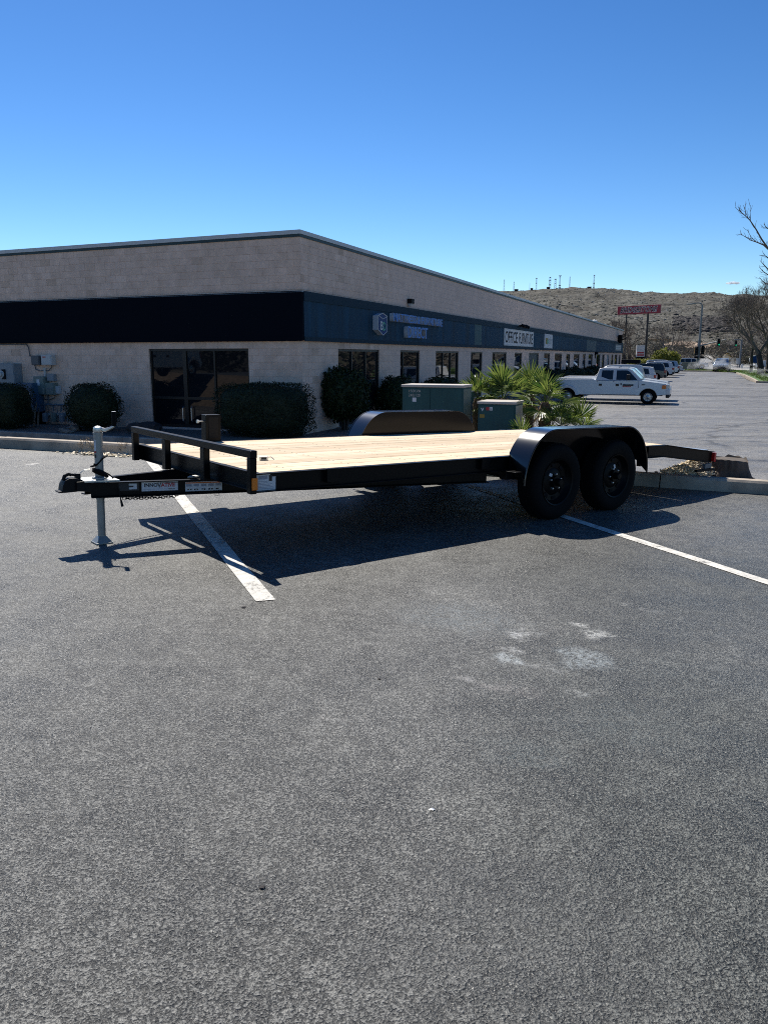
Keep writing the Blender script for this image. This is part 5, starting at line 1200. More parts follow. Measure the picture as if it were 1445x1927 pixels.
# ================================================================ VEHICLES (x = forward from rear bumper, y = left, z = up)
def arc(xc, r, z0, n=9):
    a0 = math.asin(min(1, max(-1, (z0-RWZ)/r)));
    return [(xc-r*math.cos(a), RWZ+r*math.sin(a)) for a in [a0+(math.pi-2*a0)*i/n for i in range(n+1)]]
def vehicle(name, label, cat, sp, paint, loc, rz, group=None, mirror_glass='glass_car'):
    global RWZ
    r = thing(name, label, cat, loc, rz, group); RWZ = sp['r']; hw = sp['hw']; wr_, wf = sp['wheels']; L = sp['L']
    belt, roof = sp['belt'], sp['roof']
    def hb(x, z):
        e = min(x, L-x)/.55; k = 1 if e > 1 else 1-.10*(1-max(0, e))**1.6
        return hw*k*(1-.045*abs((z-.72)/.5)**1.8)
    def hg(x, z): return hw*(.93-.19*max(0, (z-belt))/(roof-belt))
    zb = sp['sill']; ar = sp['r']+.075
    low = [(sp['body'][0][0], sp['body'][0][1])]
    poly = [(.12 if sp['body'][-1][0] < .3 else .5, zb+.06)]+arc(wr_, ar, zb)+arc(wf, ar, zb)+[(L-.12, zb+.06)]+sp['body']
    MB().prism(poly, 0, 0, 'xz', hb).build('body', paint, r, bevel=.035, smooth=True)
    MB().prism([(x, z) for x, z in sp['cab']], 0, 0, 'xz', hg).build('cabin', paint, r, bevel=.045, smooth=True)
    for s in (1, -1):
        for k, poly in enumerate(sp['glass']):
            n = len(poly); vs = [(x, s*(hg(x, z)-.02), z) for x, z in poly]+[(x, s*(hg(x, z)+.006), z) for x, z in poly]
            MB().add(vs, [tuple(range(n)), tuple(range(2*n-1, n-1, -1))]+[(i, (i+1) % n, (i+1) % n+n, i+n) for i in range(n)]).build('side_window', 'glass_car', r)
        for poly in sp.get('doors', ()):
            cx_, cz_ = sum(x for x, z in poly)/len(poly), sum(z for x, z in poly)/len(poly); gp2 = [(x+math.copysign(.022, x-cx_), min(z+math.copysign(.018, z-cz_), belt+.012)) for x, z in poly]; n = len(gp2)
            vs = [(x, s*(hb(x, z)-.03), z) for x, z in gp2]+[(x, s*(hb(x, z)+.0025), z) for x, z in gp2]
            MB().add(vs, [tuple(range(n)), tuple(range(2*n-1, n-1, -1))]+[(i, (i+1) % n, (i+1) % n+n, i+n) for i in range(n)]).build('door_gap', 'sign_black', r)
            n = len(poly); vs = [(x, s*(hb(x, z)-.02), z) for x, z in poly]+[(x, s*(hb(x, z)+.006), z) for x, z in poly]
            d = MB().add(vs, [tuple(range(n)), tuple(range(2*n-1, n-1, -1))]+[(i, (i+1) % n, (i+1) % n+n, i+n) for i in range(n)]).build('door', paint, r, bevel=.004)
            hx = min(x for x, z in poly)+.10; hz2 = max(z for x, z in poly)-.22; y_ = hb(hx, hz2)
            MB().box(hx, hx+.16, min(s*y_, s*(y_+.03)), max(s*y_, s*(y_+.03)), hz2-.05, hz2+.06).build('door_handle', 'car_trim', d, bevel=.006)
        for x in (wr_, wf):
            wh = thing('wheel', None, None); wh.parent = r; wh.location = (x, s*(hw-.13), sp['r'])
            if s == 1: wh.rotation_euler = (0, 0, math.pi)
            k = sp['r']/RW
            inst('tyre', tyre_me, wh, Matrix.Diagonal((k, 1.12, k, 1)))
            MB().lathe([(.215*k, -.10), (.20*k, -.112), (.18*k, -.085), (.10*k, -.075), (.06*k, -.10), (.0, -.105)], 20, 'y', caps=False).build('rim', 'wheel_alloy', wh, smooth=True)
            hol_ = MB()
            for q in range(8):
                a = 2*math.pi*q/8; hol_.box(-.018, .018, -.088, -.06, .13*k, .165*k, Matrix.Rotation(a, 4, 'Y'))
            hol_.build('rim_slot', 'sign_black', wh)
            MB().prism([(x2-x, z2) for x2, z2 in arc(x, ar-.012, zb)], s*(hw-.5), s*(hw-.235), 'xz').build('wheel_well', 'sign_black', r, mtx=Matrix.Translation((x, 0, 0)))
        if 'flare' in sp:
            fx = wr_; pts = arc(fx, ar+.16, zb); n = len(pts); 
            inn = arc(fx, ar, zb)
            vs = [(x, s*(hw-.02), z) for x, z in pts]+[(x*.85+fx*.15, s*(hw+sp['flare']), z-.03) for x, z in pts]+[(x, s*(hw+sp['flare']), z) for x, z in inn]+[(x, s*(hw-.05), z) for x, z in inn]
            MB().add(vs, [(q*n+i, q*n+i+1, (q+1)*n+i+1, (q+1)*n+i) for q in range(3) for i in range(n-1)]).build('wheel_flare', paint, r, smooth=True)
        my = s*(hg(sp['mir'][0], belt)); MB().box(sp['mir'][0]-.09, sp['mir'][0]+.09, min(my, my+s*.28), max(my, my+s*.28), sp['mir'][1]-.10, sp['mir'][1]+sp.get('mirh', .10)).build('mirror', 'car_trim' if sp.get('mirh') else paint, r, bevel=.03)
        for nm, m_, (x0, x1, z0, z1) in (('headlight', 'headlight', sp['head']), ('tail_light', 'tail_red', sp['tail'])):
            y0, y1 = s*(hb(x0 if nm == 'tail_light' else x1, z0)-.32), s*(hb((x0+x1)/2, (z0+z1)/2)+.012)
            MB().box(x0, x1, min(y0, y1), max(y0, y1), z0, z1).build(nm, m_, r, bevel=.02)
        if 'turn' in sp:
            x0, x1, z0, z1 = sp['turn']; y1 = s*(hb((x0+x1)/2, z0)+.014); y0 = y1-s*.1
            MB().box(x0, x1, min(y0, y1), max(y0, y1), z0, z1).build('turn_signal', 'amber', r, bevel=.015)
    for nm, k in (('windshield', 'ws'), ('rear_window', 'rw')):
        if k not in sp: continue
        (xa, za), (xb_, zb_) = sp[k]; nx, nz = zb_-za, -(xb_-xa); l = math.hypot(nx, nz); nx, nz = nx/l, nz/l
        if (nx < 0) == (nm == 'windshield'): nx, nz = -nx, -nz
        vs = []
        for o_ in (-.012, .008):
            for x, z in ((xa, za), (xb_, zb_)):
                for s in (-1, 1): vs.append((x+nx*o_, s*(hg(x, z)-.07), z+nz*o_))
        MB().add(vs, [(0, 1, 3, 2), (4, 6, 7, 5), (0, 4, 5, 1), (1, 5, 7, 3), (3, 7, 6, 2), (2, 6, 4, 0)]).build(nm, 'glass_car', r)
    for x0, x1, z0, z1, m_, nm in sp.get('bumpers', ()):
        MB().box(x0, x1, -hw*.93, hw*.93, z0, z1).build(nm, m_, r, bevel=.04, seg=3)
    for x0, x1, hy, z0, z1, m_, nm in sp.get('extra', ()):
        MB().box(x0, x1, -hy, hy, z0, z1).build(nm, m_, r, bevel=.03)
    MB().box(.35, L-.35, -hw*.72, hw*.72, zb-.02, zb+.10).build('underbody', 'sign_black', r)
    return r
PICK = dict(L=6.55, hw=1.0, r=.385, sill=.46, belt=1.24, roof=1.93, wheels=(1.22, 5.50), mir=(4.45, 1.42), mirh=.18, flare=.14,
    body=[(6.50, .62), (6.46, 1.02), (6.36, 1.10), (5.30, 1.24), (5.15, 1.26), (2.66, 1.28), (2.63, 1.28), (2.60, 1.33), (.46, 1.30), (.42, .62)],
    cab=[(2.64, 1.20), (5.22, 1.22), (5.16, 1.27), (4.52, 1.86), (4.30, 1.92), (3.1, 1.94), (2.86, 1.90), (2.70, 1.30)],
    glass=[[(2.98, 1.30), (3.62, 1.30), (3.62, 1.80), (3.02, 1.80)], [(3.80, 1.29), (4.92, 1.29), (4.50, 1.72), (4.36, 1.80), (3.80, 1.80)]],
    doors=[[(2.80, .52), (3.66, .50), (3.66, 1.235), (2.80, 1.235)], [(3.70, .50), (4.82, .50), (4.98, .9), (4.98, 1.235), (3.70, 1.235)]],
    ws=((5.14, 1.29), (4.55, 1.85)), rw=((2.73, 1.36), (2.86, 1.86)), head=(6.33, 6.49, .86, 1.06), tail=(.41, .53, .90, 1.22), turn=(6.20, 6.40, .84, 1.03),
    bumpers=[(6.38, 6.62, .52, .80, 'white_car', 'front_bumper'), (6.40, 6.60, .36, .53, 'car_trim', 'air_dam'), (.30, .50, .55, .75, 'wheel_alloy', 'rear_bumper')],
    extra=[(.55, 2.5, .86, 1.285, 1.365, 'white_car', 'bed_cover'), (3.9, 4.35, .62, 1.925, 1.965, 'white_car', 'roof_rack'), (3.86, 3.92, .64, 1.95, 1.99, 'car_trim', 'rack_bar'), (6.43, 6.52, .55, .84, 1.04, 'wheel_alloy', 'grille')])
SUV = dict(L=4.75, hw=.93, r=.36, sill=.33, belt=1.02, roof=1.70, wheels=(.92, 3.72), mir=(3.18, 1.10),
    body=[(4.70, .55), (4.66, .86), (4.45, .96), (3.55, 1.06), (2.2, 1.06), (.12, 1.10), (.02, .95), (.02, .55)],
    cab=[(.10, 1.0), (3.62, 1.02), (3.58, 1.06), (2.86, 1.58), (2.55, 1.67), (1.5, 1.71), (.55, 1.68), (.32, 1.62), (.12, 1.12)],
    glass=[[(.50, 1.12), (1.18, 1.09), (1.18, 1.58), (.62, 1.54)], [(1.26, 1.09), (2.10, 1.08), (2.10, 1.59), (1.26, 1.59)], [(2.18, 1.08), (3.30, 1.08), (2.80, 1.50), (2.52, 1.58), (2.18, 1.59)]],
    doors=[[(1.22, .42), (2.13, .42), (2.13, 1.03), (1.22, 1.03)], [(2.16, .42), (3.18, .42), (3.22, 1.03), (2.16, 1.03)]],
    ws=((3.50, 1.09), (2.88, 1.56)), rw=((.14, 1.14), (.33, 1.60)), head=(4.45, 4.66, .70, .86), tail=(.0, .18, .82, 1.06),
    bumpers=[(4.52, 4.74, .34, .62, 'car_trim', 'front_bumper'), (-.03, .16, .34, .62, 'car_trim', 'rear_bumper')],
    extra=[(.3, .34, .6, 1.66, 1.70, 'car_trim', 'spoiler'), (-.012, .03, .26, .72, .84, 'headlight', 'number_plate')])
def var(base, **k): d = dict(base); d.update(k); return d
HEAD = -BA
def put_near(u, v, rz, xw, yw):
    p = on_lane(u, v); q = Matrix.Rotation(rz, 3, 'Z') @ Vector((xw, yw, 0)); return (p.x-q.x, p.y-q.y, lane_z(p.y))
gp_ = 'vehicles parked nose to the building'
loc = put_near(1217, 761, HEAD, PICK['wheels'][1], -PICK['hw'])
pk = vehicle('pickup_truck', 'white crew-cab pickup truck parked nose-out nearest the palms', 'pickup', PICK, 'white_car', loc, HEAD, gp_)
# sign writing on the front door: small dark decals
y_ = -PICK['hw']-.008
for k, (x0, x1, z0, z1) in enumerate(((4.05, 4.10, 1.02, 1.12), (4.16, 4.72, .98, 1.06), (4.16, 4.60, .92, .955), (5.15, 5.33, 1.03, 1.07))):
    MB().box(x0, x1, y_-.004, y_+.02, z0, z1).build('door_lettering', 'decal_ink' if k != 2 else 'decal_red', pk)
q = dup(pk, 'white pickup standing off to the left, seen only as a reflection in the storefront glass'); q.location = (-20.5, 15.2, lot_z(-20.5, 15.2)); q.rotation_euler = (0, 0, R(70)); q['group'] = 'vehicles off to the left'
p = Vector(loc)+DR*3.4+U*(-.15)
vehicle('pickup_truck', 'second white pickup truck, almost hidden behind the nearest one', 'pickup', var(PICK, extra=PICK['extra'][:1]), 'white_car', (p.x, p.y, lane_z(p.y)), HEAD, gp_)
NI = math.pi-BA
def suv(name, label, u, v, paint, sp=SUV, cat='car', out=False):
    rz = HEAD if out else NI; s = -1 if out else 1
    return vehicle(name, label, cat, sp, paint, put_near(u, v, rz, sp['L'] if out else 0, s*sp['hw']), rz, gp_)
a = suv('parked_car', 'tall white car with a black roof box just behind the white pickups', 1211, 738, 'white_car', var(SUV, extra=SUV['extra']+[(.45, 1.75, .45, 2.02, 2.30, 'sign_black', 'roof_box'), (.7, .76, .6, 1.94, 2.02, 'car_trim', 'roof_bar'), (1.5, 1.56, .6, 1.94, 2.02, 'car_trim', 'roof_bar')], roof=1.95, cab=[(x, z if z < 1.2 else 1.12+(z-1.12)*1.43) for x, z in SUV['cab']], glass=[[(x, z if z < 1.2 else 1.12+(z-1.12)*1.43) for x, z in g_] for g_ in SUV['glass']], ws=((3.5, 1.09), (2.88, 1.72)), rw=((.14, 1.14), (.33, 1.80))))
suv('parked_car', 'white hatchback with red tail lights and dark rear roof edge, third in the parked row', 1232, 731, 'white_car')
suv('parked_car', 'black car with glossy dark windows between the white hatchback and the white crossover', 1251, 718, 'black_car')
suv('parked_car', 'white crossover with a red tail light behind the black car', 1266, 710.5, 'white_car')
suv('parked_car', 'silver estate car with a long arched roof, near the end of the parked row', 1276, 706.5, 'silver_car', var(SUV, roof=1.82, L=5.0))
suv('pickup_truck', 'white truck facing out, last in the parked row', 1289, 702.5, 'white_car', var(SUV, L=5.1, roof=1.85, wheels=(1.0, 4.0)), 'truck', True)
p = at(1367, 671, 108); vehicle('car_on_road', 'grey car coming towards the lot through the sprinkler spray', 'car', var(SUV, hw=1.0), 'blue_car', (p.x+.5, p.y+2, lane_z(108)+.05), R(-118))
p = at(1283, 671, 121); vehicle('parked_car', 'white car half hidden behind the low grey wall', 'car', SUV, 'white_car', (p.x-1, p.y, lane_z(121)), R(-8))
p = at(1412, 671, 116); vehicle('pickup_truck', 'white pickup parked behind the right-hand tree trunks', 'pickup', var(PICK, roof=2.0), 'white_car', (p.x, p.y, lane_z(116)), R(-10))

# ================================================================ FAR GROUND: grass, road, walls, hills
def ter_z(x, y):
    r_ = math.hypot(x, y); 
    return lerp_tab([(0, -3.2), (100, -3.2), (116, -.95), (122, -.62), (180, -.25), (260, 1.5), (380, 6.0)], r_)
def sheet(name, pts, m, dz=0, zf=None, kind='structure'):
    o = MB().add([(x, y, (zf or (lambda a, b: lane_z(b)))(x, y)+dz) for x, y in pts], [tuple(range(len(pts)))]).build(name, m); return tag(o, kind=kind)
def px_lane(u, v): p = on_lane(u, v); return (p.x, p.y)
# lawn right of the driveway, with kerb and wet gutter
gk = [px_lane(1388, 703.5), px_lane(1403, 708), px_lane(1420, 716), px_lane(1427, 720.5), px_lane(1500, 722)]
far = [px_lane(1500, 699.5), px_lane(1388, 698.5)]
lawn_pts = gk+[(gk[-1][0]+25, gk[-1][1])]+[(far[0][0]+20, 112), (px_lane(1386, 699)[0], 112)]
sheet('lawn', lawn_pts, 'grass_mat', .14)
kerb_line('lawn_kerb', [Vector((x, y, lane_z(y))) for x, y in gk[::-1]], .17, .25, 4.0)
sheet('wet_gutter', [px_lane(1390, 705), px_lane(1400, 706.5), px_lane(1420, 716.5), px_lane(1418, 719.5), px_lane(1405, 715)], 'glass_dark', .012)
sheet('grass_strip', [(px_lane(1288, 699)[0], 108.5), (px_lane(1386, 699)[0]-.5, 106.5), (px_lane(1386, 699)[0], 112.5), (px_lane(1250, 699)[0], 113)], 'grass_mat', .13)
kerb_line('strip_kerb', [Vector((px_lane(1282, 699)[0], 108.3, lane_z(108))), Vector((px_lane(1386, 699)[0], 106, lane_z(106)))], .15, .2, 4.0)
def tuft(zone, n, h, seed):
    g = random.Random(seed); mb = MB()
    for i in range(n):
        x, y = zone(g); z = lane_z(y)+.12; a = g.uniform(0, 3.14); d = Vector((math.cos(a), math.sin(a), 0))*.05; hh_ = h*g.uniform(.5, 1.2)
        mb.add([(x-d.x, y-d.y, z), (x+d.x, y+d.y, z), (x+g.uniform(-.05, .05), y+g.uniform(-.05, .05), z+hh_)], [(0, 1, 2)])
    return mb
x0_, x1_ = px_lane(1290, 699)[0], px_lane(1386, 699)[0]
mbt = tuft(lambda g: (g.uniform(x0_, x1_), g.uniform(108.8, 112)), 2500, .16, 3)
xa_ = gk[3][0]; 
m2_ = tuft(lambda g: (lambda y: (lerp_tab(sorted([(yy, xx) for xx, yy in gk[:4]]), y)+g.uniform(.4, 14), y))(g.uniform(gk[3][1]+.3, 108)), 9000, .16, 4)
mbt.add(m2_.v, m2_.f); tag(mbt.build('grass', 'lawn_blade', fix=False), 'short green grass on the lawns at the end of the lot', 'grass', kind='stuff')
# pavement and the street beyond
sheet('pavement', [(px_lane(1386, 699)[0]+1, 111), (px_lane(1460, 699)[0], 111), (px_lane(1460, 699)[0], 119), (px_lane(1386, 699)[0]+1, 119)], 'concrete', .16)
def tp(u, Y): p = at(u, 671, Y); return p.x, p.y
tz = lambda x, y: ter_z(x, y)
def strip_far(name, rows, m, dz):   # rows of (u_left, u_right, Y)
    vs = []; 
    for ul, ur, Y in rows:
        for u in (ul, ur): x, y = tp(u, Y); vs.append((x, y, max(tz(x, y), -.62)+dz))
    return tag(MB().add(vs, [(2*i, 2*i+1, 2*i+3, 2*i+2) for i in range(len(rows)-1)]).build(name, m), kind='structure')
strip_far('road', [(1255, 1500, 112.6), (1290, 1480, 122), (1308, 1390, 135), (1312, 1352, 160), (1300, 1335, 200), (1280, 1320, 250)], 'road_asphalt', .10)
strip_far('road_edge', [(1396, 1440, 132), (1356, 1366, 160), (1338, 1346, 200), (1323, 1329, 250)], 'concrete', .16)
# low grey wall
p0, p1 = at(1284, 671, 113.3), at(1313, 671, 112.2); zz = lane_z(113)
gw = thing('block_wall', 'low grey block wall at the end of the lot beside the signal pole', 'wall', (p0.x, p0.y, zz)); d_ = (p1-p0); d_.z = 0
MB().bar(Vector((0, 0, .55)), d_+Vector((0, 0, .55)), .25, 1.15).build('wall_body', 'wall_grey', gw); MB().bar(Vector((0, 0, 1.16)), d_+Vector((0, 0, 1.16)), .32, .08).build('wall_cap', 'concrete', gw)
# hills
RID = [(-3000, 640), (-1200, 610), (-200, 590), (560, 570), (800, 556), (900, 550), (945, 547.5), (975, 545.5), (1000, 544.5), (1030, 543), (1060, 541.5), (1085, 542.5), (1110, 543.5), (1135, 544), (1160, 547), (1185, 549), (1205, 551), (1225, 550.3), (1260, 551), (1300, 553.2), (1340, 555), (1365, 557.5), (1400, 560), (1445, 563), (1600, 585), (2200, 612), (4500, 640)]
RT_ = []
for u, v in RID:
    d = ray(u, v); RT_.append((math.atan2(d.x, d.y), d.z/math.hypot(d.x, d.y)))
RD = 1150.
def terrain(phis, rs, fine):
    mb = MB(); vs = []; n = len(rs)
    for ph in phis:
        te = lerp_tab(RT_, ph) if abs(ph) < 1.2 else .022
        te = te if abs(ph) < 1.1 else te*(1-min(1, (abs(ph)-1.1)/.1))+.022*min(1, (abs(ph)-1.1)/.1)
        zr_ = H+RD*te
        for r_ in rs:
            x, y = r_*math.sin(ph), r_*math.cos(ph)
            z = ter_z(x, y)
            if r_ > 300:
                t = min(1.2, (r_-300)/(RD-300)); s = t**1.12 if t <= 1 else 1-(t-1)*1.5
                z = z*(1-min(1, t))+(zr_-0)*s
                if fine:
                    P_ = Vector((x, y, 0)); e = min(1, t*4)*max(0, min(1, (1.02-t)*14))
                    z += e*(9*mn.fractal(P_*.006, .9, 2.1, 4)+3.2*mn.fractal(P_*.03, .8, 2.2, 4)+ (3.5*abs(mn.noise(P_*.045)) if mn.noise(P_*.008) > .05 else 0))
                    if t >= .96 and t <= 1.05: z += .9*mn.fractal(P_*.05, .8, 2.1, 3)
            vs.append((x, y, z))
    m_ = len(phis)
    return mb.add(vs, [(i*n+j, (i+1)*n+j, (i+1)*n+j+1, i*n+j+1) for i in range(m_-1) for j in range(n-1)])
ph0, ph1 = R(3), R(36)
rs_f = [100, 116, 124, 140, 180, 230, 300]+[300+(RD-300)*i/110 for i in range(1, 112)]+[1190, 1260, 1400]
o = terrain([ph0+(ph1-ph0)*i/330 for i in range(331)], rs_f, True).build('hill', 'hillside', smooth=True, fix=False); o.data.flip_normals(); tag(o, kind='structure')
rs_c = [60, 100, 116, 124, 140, 180, 230, 300, 420, 560, 720, 900, 1050, 1150, 1250, 1400]
o = terrain([ph1+(2*math.pi-(ph1-ph0))*i/70 for i in range(71)], rs_c, False).build('terrain', 'hillside', smooth=True, fix=False); tag(o, kind='structure')
tag(MB().add([(6000*math.cos(k*.2618), 6000*math.sin(k*.2618), -4.) for k in range(24)], [tuple(range(24))]).build('ground', 'dirt'), kind='structure')
from mathutils.bvhtree import BVHTree
hm = bpy.data.objects['hill'].data; BV = BVHTree.FromPolygons([v.co for v in hm.vertices], [tuple(p.vertices) for p in hm.polygons])
def drop(x, y):
    h = BV.ray_cast(Vector((x, y, 600)), Vector((0, 0, -1))); return h[0].z if h[0] else ter_z(x, y)
g = random.Random(21)
rk = MB(); sh_ = MB()
def lump(mb, c, s, sq, n=6):
    vs = []; k0 = g.uniform(0, 6)
    for lv, (rr_, zz_) in enumerate(((1, -.3), (.85, .45), (.35, .8))):
        for k in range(n):
            a = k0+2*math.pi*k/n; q = rr_*g.uniform(.75, 1.2); vs.append((c[0]+s*q*math.cos(a), c[1]+s*q*math.sin(a), c[2]+s*sq*zz_))
    mb.add(vs, [(l*n+k, l*n+(k+1) % n, (l+1)*n+(k+1) % n, (l+1)*n+k) for l in range(2) for k in range(n)]+[tuple(range(2*n, 3*n))])
for i in range(9500):
    ph = g.uniform(R(6), R(29)); r_ = 300+850*g.random()**.9; x, y = r_*math.sin(ph), r_*math.cos(ph)
    if g.random() < .4:
        if mn.noise(Vector((x, y, 0))*.012) < -.05: continue
        s = g.choice((.5, .6, .8, 1.0, 1.5)); lump(rk, (x, y, drop(x, y)), s, g.uniform(.4, .7), 5)
    else: s = g.uniform(.35, .95); lump(sh_, (x, y, drop(x, y)), s, .75, 5)
mat('boulder', (.178, .175, .160), .95, var=.35, vs=.25, world=True); mat('scrub', (.078, .078, .058), 1, var=.4, vs=.1, world=True)
tag(rk.build('boulders', 'boulder', fix=False), 'pale boulders scattered over the dry hillside', 'boulders', kind='stuff')
tag(sh_.build('scrub', 'scrub', fix=False), 'low dark desert scrub dotted over the hillside', 'scrub', kind='stuff')
# dark ledge line of rock on the lower slope
lg_ = MB()
for i in range(520):
    u = g.uniform(1268, 1372); v = g.gauss(612, 6)+(u-1320)*.02
    if g.random() < .35: v = g.gauss(602, 3)
    d = ray(u, v); hit = BV.ray_cast(EYE, d.normalized())
    if hit[0] and hit[0].length > 250: lump(lg_, hit[0], g.uniform(.8, 2.4), g.uniform(.5, .9), 5)
tag(lg_.build('rock_ledge', 'rock_dark', fix=False), 'dark broken rock ledge across the lower hillside', 'rock ledge', kind='stuff')
# brush at the foot of the hill, then added clumps out of view
br_ = MB(); bg_ = MB()
for i in range(330):
    u = g.uniform(1090, 1560); Y = g.choice((g.uniform(140, 180), g.uniform(180, 300), g.uniform(240, 380)))
    if 1300 < u < 1400 and Y < 215 and (u < 1365): continue
    x, y = tp(u, Y); z = drop(x, y) if Y > 110 else 0; w_ = g.uniform(1.5, 3.6)*(1+Y/500); h_ = w_*g.uniform(.55, 1.0); tgt = bg_ if g.random() < .28 else br_
    for k in range(110):
        v = Vector((g.gauss(0, .42), g.gauss(0, .42), abs(g.gauss(.35, .4)))); p = Vector((x+v.x*w_, y+v.y*w_, z+v.z*h_)); d = Vector((g.uniform(-1, 1), g.uniform(-1, 1), g.uniform(.1, 1.6))).normalized(); l = g.uniform(.35, .9)*w_/2.4; s = d.orthogonal().normalized()*g.uniform(.05, .16)
        tgt.add([p-s, p+s, p+d*l], [(0, 1, 2)])
for i in range(150):  # unseen clumps beside and behind the camera, added to darken window reflections
    az = g.choice((g.uniform(30, 62), g.uniform(30, 62), g.uniform(205, 262))); r_ = g.uniform(75, 130); x, y = r_*math.sin(R(az)), r_*math.cos(R(az)); z = -.9; w_ = g.uniform(2.5, 4.5); h_ = g.uniform(4, 7.5); tgt = bg_ if g.random() < .4 else br_
    for k in range(170):
        v = Vector((g.gauss(0, .42), g.gauss(0, .42), abs(g.gauss(.4, .4)))); p = Vector((x+v.x*w_, y+v.y*w_, z+v.z*h_)); d = Vector((g.uniform(-1, 1), g.uniform(-1, 1), g.uniform(-.3, 1.3))).normalized(); l = g.uniform(.6, 1.4); s = d.orthogonal().normalized()*g.uniform(.15, .35)
        tgt.add([p-s, p+s, p+d*l], [(0, 1, 2)])
tag(br_.build('brush', 'brush_leaf', fix=False), 'bare grey brown brush at the foot of the hill, with unseen clumps added for window reflections', 'brush', kind='stuff')
tag(bg_.build('green_brush', 'brush_green', fix=False), 'dark evergreen brush at the hill foot, with unseen clumps added for window reflections', 'brush', kind='stuff')
def house(label, u, Y, w_, dp, h_, wall, roof, rz=0, flat=False, vz=None):
    x, y = tp(u, Y); z = drop(x, y) if vz is None else vz; r = thing('house', label, 'house', (x, y, z-.3), rz, 'houses at the foot of the hill')
    MB().box(-w_/2, w_/2, -dp/2, dp/2, 0, h_+.3).build('wall', wall, r)
    if flat: MB().box(-w_/2-.2, w_/2+.2, -dp/2-.2, dp/2+.2, h_+.301, h_+.6).build('roof', roof, r)
    else:
        e = .6; a, b_ = w_/2+e, dp/2+e; k = min(a, b_)*.8
        MB().add([(-a, -b_, h_+.3), (a, -b_, h_+.3), (a, b_, h_+.3), (-a, b_, h_+.3), (-a+k, 0, h_+.3+k*.45), (a-k, 0, h_+.3+k*.45)], [(0, 1, 5, 4), (1, 2, 5), (2, 3, 4, 5), (3, 0, 4), (3, 2, 1, 0)]).build('roof', roof, r)
    for k in range(3):
        xx = -w_/2+w_*(k+.5)/3; MB().box(xx-.6, xx+.6, -dp/2-.03, -dp/2+.02, h_*.4, h_*.4+1.3).build('window', 'glass_dark', r)
def hz_at(u, v, Y): return at(u, v, Y).z
house('tan house with a broad low roof right of the signal pole', 1326, 290, 13, 9, 2.6, 'plaster_tan', 'roof_tile', .1, vz=hz_at(1326, 668, 290))
house('house with a pointed grey brown roof by the green signal', 1379, 280, 9, 8, 2.6, 'plaster_tan', 'rock_dark', .5, vz=hz_at(1380, 664, 280))
house('low dark-roofed house between the two signals', 1352, 310, 12, 8, 2.4, 'rock_tan', 'rock_dark', -.1, vz=hz_at(1352, 667, 310))
house('orange stucco building with square parapets left of the signal pole', 1236, 330, 7, 7, 5.0, 'plaster_orange', 'plaster_tan', .2, True, vz=hz_at(1236, 661, 330))
house('pale flat-roofed house beside the orange building', 1256, 345, 6, 7, 3.0, 'plaster_tan', 'plaster_tan', 0, True, vz=hz_at(1256, 659, 345))
house('pink tiled house behind the yellow green bush', 1274, 300, 9, 8, 2.6, 'plaster_tan', 'roof_tile', .3, vz=hz_at(1274, 663, 300))
house('tan house just left of the signal pole', 1296, 320, 9, 8, 2.4, 'plaster_tan', 'roof_tile', -.2, vz=hz_at(1297, 662, 320))
# radio masts on the ridge
def mast(label, u, v0, v1, w_, m, extra=None):
    ph = math.atan2(ray(u, v1).x, ray(u, v1).y); x, y = RD*math.sin(ph), RD*math.cos(ph); zt_ = H+RD*ray(u, v0).z/math.hypot(ray(u, v0).x, ray(u, v0).y); zb_ = drop(x, y)-2; h_ = zt_-zb_
    r = thing('radio_mast', label, 'mast', (x, y, zb_), ph*-1, 'radio masts on the ridge'); mb = MB()
    if w_ < .5: MB().tube([(0, 0, 0), (0, 0, h_)], [.34, .2], 5).build('pole', m, r)
    else:
        for sx, sy in ((-1, -1), (1, -1), (1, 1), (-1, 1)): mb.bar((sx*w_, sy*w_, 0), (sx*w_*.55, sy*w_*.55, h_), .19, .19)
        mb.build('leg_frame', m, r); mb = MB(); n = max(4, int(h_/2.2))
        for i in range(n):
            a, b_ = h_*i/n, h_*(i+1)/n; ka, kb = w_*(1-.45*i/n), w_*(1-.45*(i+1)/n)
            mb.bar((-ka, -ka, a), (kb, -kb, b_), .16, .16); mb.bar((ka, -ka, a), (-kb, -kb, b_), .16, .16); mb.bar((-ka, ka, a), (kb, kb, b_), .16, .16)
        mb.build('lattice', m, r)
    for k, (fz, wz, hz2) in enumerate(extra or ()): MB().box(-wz*.75, wz*.75, -wz*.75, wz*.75, h_*fz-hz2*.6, h_*fz+hz2*.6).build('antenna_drum', 'tower_grey', r)
    return r
mast('thin radio mast at the left end of the ridge', 948, 526, 547, .9, 'tower_grey'); mast('shorter lattice mast, second from the left on the ridge', 966.5, 530, 546, .9, 'tower_grey'); mast('short thin pole mast, third from the left on the ridge', 996, 532, 545, .3, 'tower_grey')
mast('tall mast with two small dishes at its top, left of the stout red mast', 1008.5, 523, 545, .8, 'tower_grey', ((.97, 1.4, .7), (.6, 1.2, .6))); mast('stout reddish lattice mast with stacked drums', 1034, 521, 543, 1.5, 'tower_red', ((.95, 1.6, .8), (.72, 1.9, .8), (.4, 2, .9)))
mast('square-topped lattice mast between the stout red mast and the one with a wide top', 1044, 524.5, 543, 1.5, 'tower_grey', ((.95, 1.9, .7), (.6, 1.6, .5))); mast('tall mast with a wide flared platform at its top', 1052.5, 518.5, 542, .9, 'tower_grey', ((.98, 2.5, .5), (.9, 1.6, .5), (.3, 2.2, .8), (.15, 2.4, .8)))
